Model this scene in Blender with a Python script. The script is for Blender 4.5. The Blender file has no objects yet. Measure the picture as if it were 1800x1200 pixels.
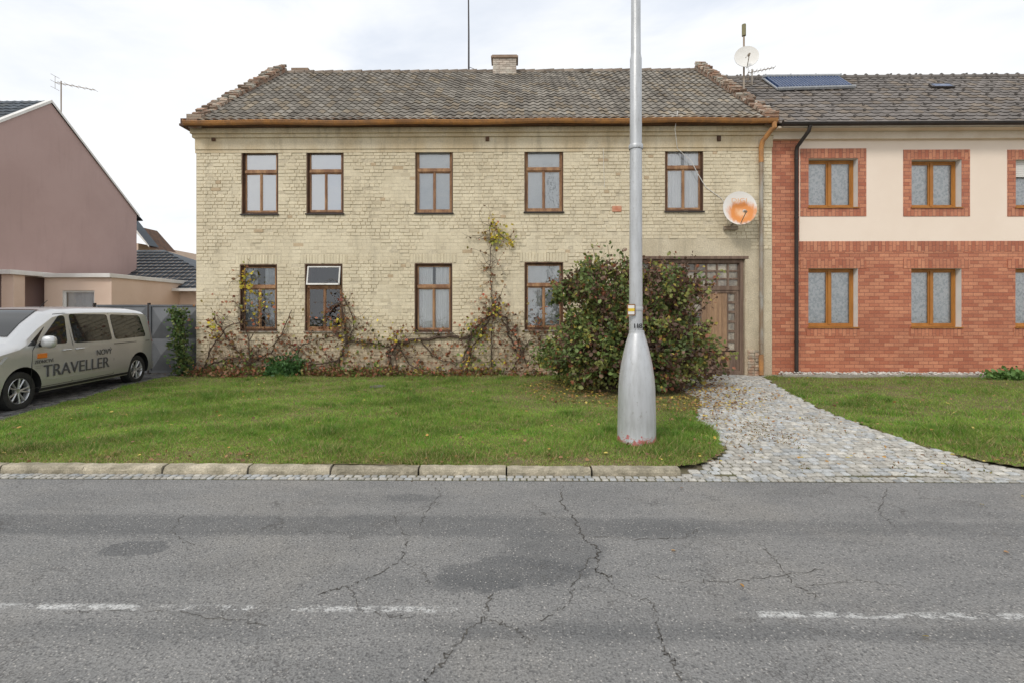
import bpy, math, random
import numpy as np
from mathutils import Vector, Matrix
random.seed(7); rng=np.random.default_rng(7)
scene=bpy.context.scene
F=850.0; H=1.8; TH=math.radians(0.7); T=math.tan(TH); CS=math.cos(TH); SN=math.sin(TH)
D=13.4
def uc(px): return (px-900)/F+T
def X(px,Y=D): u=uc(px); return Y*(u-T)/(1+u*T)
def Z(px,py,Y=D): return H+Y*(550-py)/F/(CS+uc(px)*SN)
def G(px,py,z=0.0):
    Y=(H-z)/((py-550)/F)*(CS+uc(px)*SN); return (X(px,Y),Y)
# ---------------------------------------------------------------- materials
def nodes(name):
    m=bpy.data.materials.new(name); m.use_nodes=True; nt=m.node_tree
    return m,nt,nt.nodes['Principled BSDF']
def lk(nt,v,sock):
    if isinstance(v,bpy.types.NodeSocket): nt.links.new(v,sock)
    elif v is not None:
        if isinstance(v,(tuple,list)) and len(v)==3 and sock.type=='RGBA': v=(*v,1)
        sock.default_value=v
def M(nt,op,a,b=None,c=None,clamp=False):
    n=nt.nodes.new('ShaderNodeMath'); n.operation=op; n.use_clamp=clamp
    lk(nt,a,n.inputs[0]); lk(nt,b,n.inputs[1]); lk(nt,c,n.inputs[2]); return n.outputs[0]
def MIX(nt,f,a,b,mode='MIX'):
    n=nt.nodes.new('ShaderNodeMix'); n.data_type='RGBA'; n.blend_type=mode
    lk(nt,f,n.inputs['Factor']); lk(nt,a,n.inputs[6]); lk(nt,b,n.inputs[7]); return n.outputs[2]
def POS(nt): return nt.nodes.new('ShaderNodeNewGeometry').outputs['Position']
def MAP(nt,v,scale):
    n=nt.nodes.new('ShaderNodeMapping'); lk(nt,v,n.inputs['Vector']); n.inputs['Scale'].default_value=scale; return n.outputs[0]
def NOISE(nt,v,s,d=4,r=.55,dist=0):
    n=nt.nodes.new('ShaderNodeTexNoise'); lk(nt,v,n.inputs['Vector']); n.inputs['Scale'].default_value=s
    n.inputs['Detail'].default_value=d; n.inputs['Roughness'].default_value=r; n.inputs['Distortion'].default_value=dist; return n
def RAMP(nt,v,a,b,lo=0.,hi=1.):
    n=nt.nodes.new('ShaderNodeMapRange'); n.interpolation_type='SMOOTHSTEP'; lk(nt,v,n.inputs[0])
    for i,x in enumerate((a,b,lo,hi)): n.inputs[i+1].default_value=x
    return n.outputs[0]
def BUMP(nt,h,st,dist,bs):
    n=nt.nodes.new('ShaderNodeBump'); n.inputs['Strength'].default_value=st; n.inputs['Distance'].default_value=dist
    lk(nt,h,n.inputs['Height']); nt.links.new(n.outputs[0],bs.inputs['Normal'])
def COL(nt):
    n=nt.nodes.new('ShaderNodeAttribute'); n.attribute_name='Col'; return n.outputs['Color']
def pm(name,c1,c2=None,scale=3,rough=.8,metal=0,bump=.3,bs=60,bd=.005,usecol=False,stretch=(1,1,1),lo=.35,hi=.65,spec=.3,fine=.12,coat=0,streak=0,foot=0,blot=0):
    m,nt,b=nodes(name); P0=POS(nt); p=MAP(nt,P0,stretch)
    c2=c2 or tuple(x*.8 for x in c1)
    n=NOISE(nt,p,scale,6,.6)
    col=MIX(nt,RAMP(nt,n.outputs[0],lo,hi),c1,c2)
    if blot:
        s3=NOISE(nt,P0,3.1,7,.7); col=MIX(nt,M(nt,'MULTIPLY',RAMP(nt,s3.outputs[0],.54,.66),blot),col,(.42,.37,.28))
    if streak:
        s=NOISE(nt,MAP(nt,P0,(3,3,.35)),1.6,5,.65); col=MIX(nt,M(nt,'MULTIPLY',RAMP(nt,s.outputs[0],.5,.72),streak),col,tuple(x*.55 for x in c2))
    if foot:
        sp=nt.nodes.new('ShaderNodeSeparateXYZ'); nt.links.new(P0,sp.inputs[0]); s2=NOISE(nt,P0,2.2,5,.7)
        h=M(nt,'ADD',sp.outputs[2],M(nt,'MULTIPLY',M(nt,'SUBTRACT',s2.outputs[0],.5),2.2)); col=MIX(nt,M(nt,'MULTIPLY',RAMP(nt,h,1.4,.3),foot),col,(.44,.32,.22))
    f=NOISE(nt,p,bs,3,.6)
    col=MIX(nt,fine*2,col,MIX(nt,RAMP(nt,f.outputs[0],.3,.7),(0.3,0.3,0.3),(1.,1.,1.)),'MULTIPLY') if fine else col
    if usecol: col=MIX(nt,1.,col,COL(nt),'MULTIPLY')
    lk(nt,col,b.inputs['Base Color']); b.inputs['Roughness'].default_value=rough; b.inputs['Metallic'].default_value=metal
    b.inputs['Specular IOR Level'].default_value=spec; b.inputs['Coat Weight'].default_value=coat
    if bump: BUMP(nt,f.outputs[0],bump,bd,b)
    return m
def leafmat(name,tl=.3):
    m,nt,b=nodes(name); c=COL(nt); n=NOISE(nt,POS(nt),25,2)
    col=MIX(nt,.5,c,MIX(nt,RAMP(nt,n.outputs[0],.3,.7),(.6,.6,.55),(1.2,1.2,1.1)),'MULTIPLY')
    lk(nt,col,b.inputs['Base Color']); b.inputs['Roughness'].default_value=.5; b.inputs['Specular IOR Level'].default_value=.4
    tr=nt.nodes.new('ShaderNodeBsdfTranslucent'); lk(nt,col,tr.inputs[0]); mx=nt.nodes.new('ShaderNodeMixShader')
    mx.inputs[0].default_value=tl; nt.links.new(b.outputs[0],mx.inputs[1]); nt.links.new(tr.outputs[0],mx.inputs[2])
    nt.links.new(mx.outputs[0],nt.nodes['Material Output'].inputs[0]); return m
def glassmat(name,tint=(.97,.98,.98),base=.10,bumpy=.15):
    m,nt,b=nodes(name); nt.nodes.remove(b)
    t=nt.nodes.new('ShaderNodeBsdfTransparent'); t.inputs[0].default_value=(*tint,1)
    g=nt.nodes.new('ShaderNodeBsdfGlossy'); g.inputs['Roughness'].default_value=.03
    fr=nt.nodes.new('ShaderNodeFresnel'); fr.inputs[0].default_value=1.5
    mx=nt.nodes.new('ShaderNodeMixShader'); nt.links.new(M(nt,'ADD',fr.outputs[0],base,clamp=True),mx.inputs[0])
    n=NOISE(nt,POS(nt),5,2); bp=nt.nodes.new('ShaderNodeBump'); bp.inputs['Strength'].default_value=bumpy; bp.inputs['Distance'].default_value=.02
    nt.links.new(n.outputs[0],bp.inputs['Height']); nt.links.new(bp.outputs[0],g.inputs['Normal'])
    nt.links.new(t.outputs[0],mx.inputs[1]); nt.links.new(g.outputs[0],mx.inputs[2]); nt.links.new(mx.outputs[0],nt.nodes['Material Output'].inputs[0])
    return m
def brickmat(name,vertical=False,sx=1.):
    m,nt,b=nodes(name); p=POS(nt); s=nt.nodes.new('ShaderNodeSeparateXYZ'); nt.links.new(p,s.inputs[0])
    c=nt.nodes.new('ShaderNodeCombineXYZ')
    if vertical: nt.links.new(s.outputs[2],c.inputs[0]); nt.links.new(s.outputs[0],c.inputs[1])
    else: nt.links.new(s.outputs[0],c.inputs[0]); nt.links.new(s.outputs[2],c.inputs[1])
    t=nt.nodes.new('ShaderNodeTexBrick'); nt.links.new(c.outputs[0],t.inputs['Vector'])
    t.inputs['Scale'].default_value=1; t.inputs['Brick Width'].default_value=.27; t.inputs['Row Height'].default_value=.098
    t.inputs['Mortar Size'].default_value=.007; t.inputs['Mortar Smooth'].default_value=.2; t.inputs['Bias'].default_value=-.05
    t.inputs['Color1'].default_value=(.44,.14,.072,1); t.inputs['Color2'].default_value=(.64,.275,.15,1); t.inputs['Mortar'].default_value=(.29,.11,.07,1)
    n=NOISE(nt,p,1.3,4); f=NOISE(nt,p,45,4,.7)
    col=MIX(nt,.3,t.outputs[0],MIX(nt,RAMP(nt,n.outputs[0],.35,.65),(.7,.68,.7),(1.15,1.12,1.1)),'MULTIPLY')
    col=MIX(nt,.35,col,MIX(nt,RAMP(nt,f.outputs[0],.3,.7),(.5,.45,.45),(1.3,1.3,1.3)),'MULTIPLY')
    lk(nt,col,b.inputs['Base Color']); b.inputs['Roughness'].default_value=.6
    BUMP(nt,M(nt,'SUBTRACT',1.,t.outputs['Fac']),.6,.006,b); return m
# ---------------------------------------------------------------- mesh builder
WP={}
class MB:
    def __init__(s): s.v=[];s.f=[];s.m=[];s.c=[]
    def face(s,pts,mat=0,col=(1,1,1)):
        i=len(s.v); s.v.extend(tuple(p) for p in pts); s.f.append(tuple(range(i,i+len(pts)))); s.m.append(mat); s.c.append(col)
    def box(s,x0,x1,y0,y1,z0,z1,mat=0,col=(1,1,1),R=None,o=(0,0,0)):
        P=[(x0,y0,z0),(x1,y0,z0),(x1,y1,z0),(x0,y1,z0),(x0,y0,z1),(x1,y0,z1),(x1,y1,z1),(x0,y1,z1)]
        if R is not None: P=[tuple(R@Vector(p)+Vector(o)) for p in P]
        i=len(s.v); s.v.extend(P)
        for q in ((0,3,2,1),(4,5,6,7),(0,1,5,4),(1,2,6,5),(2,3,7,6),(3,0,4,7)):
            s.f.append(tuple(i+k for k in q)); s.m.append(mat); s.c.append(col)
    def tube(s,pts,r,n=8,mat=0,col=(1,1,1),cap=True):
        pts=[Vector(p) for p in pts]; k=len(pts); rs=r if isinstance(r,(list,tuple)) else [r]*k
        i0=len(s.v); ref=None
        for j,p in enumerate(pts):
            d=(pts[min(j+1,k-1)]-pts[max(j-1,0)]).normalized()
            if ref is None: ref=d.orthogonal().normalized()
            else:
                ref=(ref-d*ref.dot(d)); ref=ref.normalized() if ref.length>1e-5 else d.orthogonal().normalized()
            w=d.cross(ref)
            for a in range(n):
                t=2*math.pi*a/n; s.v.append(tuple(p+(ref*math.cos(t)+w*math.sin(t))*rs[j]))
        for j in range(k-1):
            for a in range(n):
                b=(a+1)%n; s.f.append((i0+j*n+a,i0+j*n+b,i0+(j+1)*n+b,i0+(j+1)*n+a)); s.m.append(mat); s.c.append(col)
        if cap:
            s.f.append(tuple(i0+a for a in reversed(range(n)))); s.m.append(mat); s.c.append(col)
            s.f.append(tuple(i0+(k-1)*n+a for a in range(n))); s.m.append(mat); s.c.append(col)
    def lathe(s,prof,c,n=32,mat=0,axis='z',mats=None):
        i0=len(s.v)
        for r,h in prof:
            for a in range(n):
                t=2*math.pi*a/n; q=(r*math.cos(t),r*math.sin(t),h)
                if axis=='x': q=(h,r*math.cos(t),r*math.sin(t))
                if axis=='y': q=(r*math.sin(t),h,r*math.cos(t))
                s.v.append((c[0]+q[0],c[1]+q[1],c[2]+q[2]))
        for j in range(len(prof)-1):
            for a in range(n):
                b=(a+1)%n; s.f.append((i0+j*n+a,i0+j*n+b,i0+(j+1)*n+b,i0+(j+1)*n+a)); s.m.append(mats[j] if mats else mat); s.c.append((1,1,1))
    def wall(s,x0,x1,z0,z1,Y,ops,dep,mat=0,rm=0):
        xs=sorted({x0,x1,*[a for o in ops for a in o[:2] if x0<a<x1]}); zs=sorted({z0,z1,*[a for o in ops for a in o[2:4] if z0<a<z1]})
        for i in range(len(xs)-1):
            for j in range(len(zs)-1):
                cx=(xs[i]+xs[i+1])/2; cz=(zs[j]+zs[j+1])/2
                if any(o[0]<cx<o[1] and o[2]<cz<o[3] for o in ops): continue
                s.face([(xs[i],Y,zs[j]),(xs[i+1],Y,zs[j]),(xs[i+1],Y,zs[j+1]),(xs[i],Y,zs[j+1])],mat)
        for a,b,c,d in [o[:4] for o in ops]:
            e=Y+dep; c=max(c,z0)
            s.face([(a,Y,c),(a,Y,d),(a,e,d),(a,e,c)],rm); s.face([(b,Y,c),(b,e,c),(b,e,d),(b,Y,d)],rm)
            s.face([(a,Y,d),(b,Y,d),(b,e,d),(a,e,d)],rm); s.face([(a,Y,c),(a,e,c),(b,e,c),(b,Y,c)],rm)
    def build(s,name,mats,parent=None,smooth=False,angle=None,bevel=0,label=None,cat=None,kind=None,group=None,merge=False):
        V=np.array(s.v,dtype=np.float64).reshape(-1,3); lo=V.min(0); hi=V.max(0)
        o=np.array([(lo[0]+hi[0])/2,(lo[1]+hi[1])/2,lo[2]]); me=bpy.data.meshes.new(name)
        me.from_pydata((V-o).tolist(),[],s.f)
        me.polygons.foreach_set('material_index',np.array(s.m,dtype=np.int32))
        ca=me.color_attributes.new('Col','FLOAT_COLOR','CORNER')
        cnt=np.array([len(f) for f in s.f]); cc=np.array([(c[0],c[1],c[2],1.) for c in s.c],dtype=np.float32)
        ca.data.foreach_set('color',np.repeat(cc,cnt,axis=0).ravel())
        if merge:
            import bmesh
            bm=bmesh.new(); bm.from_mesh(me); bmesh.ops.remove_doubles(bm,verts=bm.verts,dist=1e-4); bm.to_mesh(me); bm.free()
        if smooth:
            me.polygons.foreach_set('use_smooth',np.ones(len(me.polygons),dtype=bool))
            me.set_sharp_from_angle(angle=math.radians(angle or 35))
        for mt in (mats if isinstance(mats,(list,tuple)) else [mats]): me.materials.append(mt)
        return link(name,me,o,parent,label,cat,kind,group,bevel)
def link(name,data,o,parent=None,label=None,cat=None,kind=None,group=None,bevel=0):
    ob=bpy.data.objects.new(name,data); scene.collection.objects.link(ob)
    w=Vector([float(a) for a in o]); WP[ob.name]=w
    if parent: ob.parent=parent; ob.location=w-WP[parent.name]
    else: ob.location=w
    if label: ob['label']=label
    if cat: ob['category']=cat
    if kind: ob['kind']=kind
    if group: ob['group']=group
    if bevel:
        md=ob.modifiers.new('bevel','BEVEL'); md.width=bevel; md.segments=2; md.limit_method='ANGLE'
    return ob
def root(name,o,label,cat,group=None): return link(name,None,o,None,label,cat,None,group)
def fastmesh(name,V,tris,cols,mat,**k):
    V=np.asarray(V,dtype=np.float32); tris=np.asarray(tris,dtype=np.int32); lo=V.min(0); hi=V.max(0)
    o=np.array([(lo[0]+hi[0])/2,(lo[1]+hi[1])/2,lo[2]],dtype=np.float32); me=bpy.data.meshes.new(name)
    me.vertices.add(len(V)); me.vertices.foreach_set('co',(V-o).ravel())
    nv=tris.shape[1]; n=len(tris); me.loops.add(n*nv); me.loops.foreach_set('vertex_index',tris.ravel())
    me.polygons.add(n); me.polygons.foreach_set('loop_start',np.arange(n,dtype=np.int32)*nv); me.polygons.foreach_set('loop_total',np.full(n,nv,dtype=np.int32))
    me.update(calc_edges=True)
    ca=me.color_attributes.new('Col','FLOAT_COLOR','CORNER'); c4=np.ones((n,4),dtype=np.float32); c4[:,:3]=cols
    ca.data.foreach_set('color',np.repeat(c4,nv,axis=0).ravel())
    me.materials.append(mat); return link(name,me,o,**k)
def leaves(name,P,size,cols,mat,axis=None,flat=0,wid=.38,**k):
    n=len(P); P=np.asarray(P)
    d=rng.normal(size=(n,3)); 
    if axis is not None: d=d*.7+axis
    if flat: d[:,2]*=.15
    d/=np.linalg.norm(d,axis=1)[:,None]; q=rng.normal(size=(n,3))
    if flat: q[:,2]*=.15
    w=np.cross(d,q) if not flat else q-d*(q*d).sum(1)[:,None]
    w/=np.linalg.norm(w,axis=1)[:,None]+1e-9; nn=np.cross(d,w); s=np.asarray(size).reshape(-1,1)*np.ones((n,1))
    if flat: nn=np.abs(nn)
    V=np.stack([P,P+s*(.35*d+wid*w+.1*nn),P+s*(.75*d+wid*.75*w+.1*nn),P+s*d,P+s*(.75*d-wid*.75*w+.1*nn),P+s*(.35*d-wid*w+.1*nn)],1).reshape(-1,3)
    i=np.arange(n)[:,None]*6; tr=np.concatenate([i+np.array([0,1,2,3]),i+np.array([0,3,4,5])],0)
    return fastmesh(name,V,tr,np.concatenate([cols,cols],0),mat,**k)
def text(body,size,mat,Mx,name,parent,ext=.0,xs=1.,label=None):
    cu=bpy.data.curves.new('t','FONT'); cu.body=body; cu.size=size; cu.extrude=ext; cu.align_x='LEFT'; 
    ob=bpy.data.objects.new('t',cu); scene.collection.objects.link(ob); bpy.context.view_layer.update()
    dg=bpy.context.evaluated_depsgraph_get(); me=bpy.data.meshes.new_from_object(ob.evaluated_get(dg)); bpy.data.objects.remove(ob)
    me.transform(Matrix.Diagonal((xs,1,1,1))); me.transform(Mx)
    V=np.array([v.co[:] for v in me.vertices]); lo=V.min(0); hi=V.max(0); o=((lo+hi)/2); me.transform(Matrix.Translation([-float(a) for a in o]))
    me.materials.clear(); me.materials.append(mat); me.name=name; return link(name,me,o,parent,label)
# ---------------------------------------------------------------- shared materials
m_brickpaint=pm('painted_brick',(.85,.75,.555),(.75,.65,.47),1.1,.9,0,.9,55,.007,True,lo=.3,hi=.7,fine=.14,streak=.28,foot=.55,blot=.14)
m_plaster=pm('old_plaster',(.74,.645,.475),(.63,.54,.385),2.2,.92,0,.9,30,.012,fine=.17,streak=.28,foot=.5,blot=.2)
m_cornice=pm('cornice_plaster',(.78,.67,.48),(.66,.53,.34),1.6,.9,0,.5,40,.008,fine=.12,stretch=(1,1,.5),streak=.45,blot=.25)
m_redbrickold=pm('raw_brick',(.40,.25,.17),(.46,.40,.31),6,.9,0,.8,50,.01,True)
m_parapet=pm('parapet_brick',(.36,.215,.145),(.38,.33,.27),5,.92,0,.8,50,.01,True,fine=.2)
m_tile_old=pm('old_roof_tile',(.31,.28,.235),(.20,.175,.145),1.4,.9,0,.5,40,.006,True,fine=.22)
m_tile_new=pm('grey_roof_tile',(.22,.195,.175),(.17,.15,.135),1.0,.8,0,.3,40,.004,True)
m_tile_dark=pm('anthracite_tile',(.085,.1,.115),None,1.0,.6,0,.2,40,.004,True)
m_rust=pm('rusty_copper_gutter',(.60,.29,.10),(.40,.21,.10),4,.6,.1,.3,60,.003,stretch=(1,1,1))
m_greymetal=pm('weathered_zinc',(.42,.39,.34),(.33,.24,.16),3,.5,.3,.2,60,.002,stretch=(2,2,.6))
m_darkmetal=pm('dark_pipe',(.06,.05,.045),None,3,.45,.2,.1)
m_wood_dark=pm('dark_wood',(.15,.075,.04),(.08,.045,.03),5,.7,0,.4,50,.004,stretch=(1,1,.2))
m_wood_mid=pm('weathered_wood',(.50,.29,.15),(.28,.145,.08),6,.7,0,.5,50,.004,stretch=(1,1,.25),fine=.2)
m_wood_gate=pm('gate_wood',(.46,.29,.17),(.30,.19,.12),5,.8,0,.5,60,.004,stretch=(1.5,1,.12),fine=.22)
m_wood_grey=pm('grey_wood',(.27,.19,.14),(.18,.12,.09),5,.85,0,.5,60,.004,stretch=(2,1,.15),fine=.22)
m_wood_new=pm('varnished_wood',(.50,.22,.05),(.40,.16,.035),5,.4,0,.1,50,.001,stretch=(1,1,.2))
m_glass=glassmat('window_glass'); m_glass_hi=glassmat('bright_window_glass',base=.48,bumpy=.1); m_glass_mid=glassmat('grey_window_glass',base=.2,bumpy=.25)
m_curtain=pm('white_curtain',(.97,.97,.96),(.93,.93,.93),2,.9,0,0,30,fine=.02)
m_curtain_g=pm('grey_curtain',(.86,.88,.88),(.76,.79,.8),1.5,.9,0,0,30,fine=.05)
m_curtain_d=pm('dim_curtain',(.6,.63,.65),(.35,.37,.39),2.5,.9,0,0,30,fine=.1)
m_lace=pm('lace_curtain',(.98,.98,.98),(.66,.70,.71),16,.9,0,0,90,fine=.14,lo=.44,hi=.6)
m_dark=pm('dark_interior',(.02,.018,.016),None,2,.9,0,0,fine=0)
m_cream=pm('cream_render',(.93,.79,.66),(.90,.755,.625),.8,.9,0,.25,150,.003,fine=.04)
m_white=pm('white_trim',(.82,.80,.76),(.75,.72,.67),2,.7,0,.1,fine=.05)
m_fascia=pm('cream_soffit',(.80,.70,.58),(.74,.63,.5),2,.8,0,.1,fine=.05)
m_pink=pm('mauve_render',(.50,.355,.325),(.47,.33,.30),.6,.9,0,.3,120,.003,fine=.06,streak=.1)
m_peach=pm('peach_render',(.80,.62,.5),(.75,.57,.45),.8,.9,0,.25,120,.003,fine=.04)
m_concrete=pm('concrete',(.42,.39,.33),(.33,.30,.25),5,.9,0,.6,60,.006,fine=.2)
m_kerb=pm('kerb_concrete',(.60,.53,.41),(.36,.32,.24),6,.95,0,.8,70,.008,True,fine=.25)
m_cobble=pm('granite_sett',(.66,.645,.62),(.50,.49,.47),14,.75,0,.8,90,.005,True,fine=.2)
m_bed=pm('joint_soil',(.20,.165,.11),(.13,.13,.065),3,.95,0,.8,60,.01,fine=.25)
m_darkpave=pm('dark_paving',(.12,.12,.12),(.17,.16,.145),6,.85,0,.8,50,.01,True,fine=.25)
m_soil=pm('lawn_soil',(.17,.17,.055),(.24,.19,.10),1.6,.95,0,.9,60,.02,fine=.25)
m_earth=pm('earth',(.10,.12,.045),(.14,.11,.06),.3,.95,0,.5,20,.02)
m_leaf=leafmat('leaf'); m_grass=leafmat('grass_blade',.4)
m_bark=pm('bark',(.14,.095,.065),(.07,.05,.04),20,.9,0,.7,80,.005)
m_steel=pm('galvanised_steel',(.5,.51,.52),(.4,.41,.42),8,.45,.4,.2,60,.002)
m_black=pm('black_plastic',(.02,.02,.02),None,4,.5,0,0,fine=0)
m_red=brickmat('red_brick_tile'); m_redv=brickmat('red_brick_soldier',True)
# ---------------------------------------------------------------- road
def roadmat():
    m,nt,b=nodes('asphalt'); p=POS(nt); s=nt.nodes.new('ShaderNodeSeparateXYZ'); nt.links.new(p,s.inputs[0])
    big=NOISE(nt,p,.7,5,.6); mid=NOISE(nt,MAP(nt,p,(.35,1.2,1)),2.4,5,.6); fine=NOISE(nt,p,70,3,.7)
    w=NOISE(nt,p,3.2,6,.7)
    col=MIX(nt,RAMP(nt,mid.outputs[0],.3,.7),(.255,.25,.24),(.20,.198,.192))
    col=MIX(nt,RAMP(nt,big.outputs[0],.45,.7,0,.6),col,(.285,.27,.245))
    w2=nt.nodes.new('ShaderNodeSeparateColor'); nt.links.new(w.outputs[1],w2.inputs[0])
    def warp(a): return (M(nt,'ADD',s.outputs[0],M(nt,'MULTIPLY',M(nt,'SUBTRACT',w.outputs[0],.5),a)),M(nt,'ADD',s.outputs[1],M(nt,'MULTIPLY',M(nt,'SUBTRACT',w2.outputs[1],.5),a*.8)))
    wx,wy=warp(.9); ux,uy=warp(.22); qx,qy=warp(.62)
    def ell(px,py,rx,ry,soft=.07,wp=None):
        x,y=G(px,py); ax,ay=wp or (ux,uy); a=M(nt,'DIVIDE',M(nt,'SUBTRACT',ax,x),rx); c=M(nt,'DIVIDE',M(nt,'SUBTRACT',ay,y),ry)
        r=M(nt,'SQRT',M(nt,'ADD',M(nt,'MULTIPLY',a,a),M(nt,'MULTIPLY',c,c))); return RAMP(nt,r,1+soft,1-soft)
    def band(py0,py1,x0,x1,soft=.05):
        ya=G(900,py1)[1]; yb=G(900,py0)[1]
        return M(nt,'MULTIPLY',M(nt,'MULTIPLY',RAMP(nt,uy,ya-soft,ya+soft),RAMP(nt,uy,yb+soft,yb-soft)),M(nt,'MULTIPLY',RAMP(nt,wx,x0-.3,x0+.3),RAMP(nt,wx,x1+.4,x1-.4)))
    dk=(.115,.117,.118); wq=(qx,qy)
    for msk,op in ((band(908,942,-9,1.6),.55),(band(914,936,1.2,9),.38),(band(1095,1122,-.6,5),.5),(band(1100,1125,-5,-1.2),.25),(ell(900,1005,.55,.22,.12,wq),.65),(ell(975,968,.42,.30,.2,wq),.5),(ell(840,1020,.3,.14,.2,wq),.45),(ell(237,963,.25,.13,.05),.65),(ell(720,872,.28,.1,.2,wq),.45),(ell(1310,1050,.05,.02),.6)):
        col=MIX(nt,M(nt,'MULTIPLY',msk,op),col,dk)
    n3=NOISE(nt,MAP(nt,p,(.5,1,1)),22,6,.8); n4=NOISE(nt,p,2.6,2)
    for (pa,ya,pb,yb) in ((0,1063,832,1071),(1330,1076,1795,1084)):
        xa,Ya=G(pa,ya); xb,Yb=G(pb,yb); mid_y=(Ya+Yb)/2
        dy=M(nt,'ABSOLUTE',M(nt,'SUBTRACT',M(nt,'ADD',s.outputs[1],M(nt,'MULTIPLY',M(nt,'SUBTRACT',n3.outputs[0],.5),.08)),mid_y))
        mk=M(nt,'MULTIPLY',RAMP(nt,dy,.042,.012),M(nt,'MULTIPLY',RAMP(nt,s.outputs[0],(xa if pa else -12)-.03,(xa if pa else -12)+.03),RAMP(nt,s.outputs[0],(xb if pb<1700 else 12)+.03,(xb if pb<1700 else 12)-.03)))
        mk=M(nt,'MULTIPLY',mk,RAMP(nt,M(nt,'ADD',n3.outputs[0],M(nt,'MULTIPLY',M(nt,'SUBTRACT',n4.outputs[0],.5),.7)),.47,.57))
        col=MIX(nt,M(nt,'MULTIPLY',mk,.7),col,(.66,.66,.64))
    v=nt.nodes.new('ShaderNodeTexVoronoi'); nt.links.new(p,v.inputs['Vector']); v.inputs['Scale'].default_value=80
    vc=nt.nodes.new('ShaderNodeSeparateColor'); nt.links.new(v.outputs['Color'],vc.inputs[0])
    col=MIX(nt,M(nt,'MULTIPLY',RAMP(nt,vc.outputs[0],.86,.95),RAMP(nt,v.outputs['Distance'],.5,.35)),col,(.42,.40,.37))
    col=MIX(nt,M(nt,'MULTIPLY',RAMP(nt,vc.outputs[1],.78,.93),.55),col,(.09,.09,.09))
    col=MIX(nt,.8,col,MIX(nt,RAMP(nt,fine.outputs[0],.3,.7),(.6,.6,.6),(1.3,1.3,1.3)),'MULTIPLY')
    vd=nt.nodes.new('ShaderNodeTexVoronoi'); vd.feature='DISTANCE_TO_EDGE'; vd.inputs['Scale'].default_value=1.5
    cb=nt.nodes.new('ShaderNodeCombineXYZ'); nt.links.new(wx,cb.inputs[0]); nt.links.new(wy,cb.inputs[1]); nt.links.new(cb.outputs[0],vd.inputs['Vector'])
    n5=NOISE(nt,p,.9,2)
    hair=M(nt,'MULTIPLY',RAMP(nt,vd.outputs['Distance'],.011,.002),RAMP(nt,n5.outputs[0],.47,.55))
    col=MIX(nt,M(nt,'MULTIPLY',hair,.6),col,(.07,.065,.06))
    lk(nt,col,b.inputs['Base Color']); b.inputs['Roughness'].default_value=.85; b.inputs['Specular IOR Level'].default_value=.3
    BUMP(nt,M(nt,'ADD',fine.outputs[0],M(nt,'MULTIPLY',v.outputs['Distance'],.8)),.8,.007,b); return m
m_road=roadmat(); m_crack=pm('crack_fill',(.07,.065,.058),(.12,.11,.095),9,.95,0,.3)
YR=5.19
mb=MB(); mb.face([(-60,-6,0),(60,-6,0),(60,YR,0),(-60,YR,0)],0)
def jit(pts,amp,n=9):
    out=[]
    for a,b in zip(pts[:-1],pts[1:]):
        for k in range(n):
            t=k/n; out.append((a[0]+(b[0]-a[0])*t+random.uniform(-amp,amp),a[1]+(b[1]-a[1])*t+random.uniform(-amp,amp)))
    out.append(pts[-1]); return out
cracks=[([(990,852),(985,880),(1012,915),(1022,940),(1052,965),(1048,1000),(1075,1015)],.009),([(862,1045),(850,1085),(800,1130),(775,1165),(750,1200)],.007),
 ([(1155,1100),(1165,1140),(1185,1165),(1200,1200)],.006),([(690,905),(715,945),(705,985),(660,1010),(610,1030),(560,1045)],.006),([(1335,955),(1365,985),(1400,1030),(1440,1050)],.006),
 ([(760,850),(775,870),(745,900),(740,925)],.006),([(1022,940),(1120,948),(1200,945),(1225,930)],.005),([(1450,1000),(1300,1020),(1200,1022),(1130,1012)],.005),([(610,1030),(640,1075),(720,1085)],.004),
 ([(320,905),(300,935),(340,960)],.004),([(1052,965),(1010,1020),(1000,1060),(950,1090)],.005),([(1012,915),(960,905),(930,880)],.004),([(705,985),(740,1000),(760,1030)],.004),([(850,1085),(900,1100),(930,1130)],.004),
 ([(1560,860),(1545,900),(1580,930)],.005),([(1048,1000),(1090,1040),(1150,1060),(1155,1100)],.004),([(120,1075),(200,1070),(330,1078),(480,1100)],.004),([(1400,1030),(1500,1020),(1600,1030)],.004)]
for pts,w in cracks:
    g=jit([G(*p) for p in pts],.02,12)
    for i in range(len(g)-1):
        a=Vector(g[i]); b_=Vector(g[i+1]); d=(b_-a); 
        if d.length<1e-4 or random.random()<.06: continue
        nrm=Vector((-d.y,d.x)).normalized(); w0=w*.5*random.uniform(.25,1.4)
        e=d*.08
        mb.face([(*(a-e-nrm*w0),.004),(*(b_+e-nrm*w0*.7),.004),(*(b_+e+nrm*w0*.7),.004),(*(a-e+nrm*w0),.004)],1)
mb.build('road',[m_road,m_crack],kind='structure',label='cracked patched grey asphalt road with worn white line',cat='road')
mb=MB(); mb.face([(-400,-60,-.03),(400,-60,-.03),(400,700,-.03),(-400,700,-.03)]); mb.build('ground',m_earth,kind='structure',label='flat earth ground around the houses',cat='ground')
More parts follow.
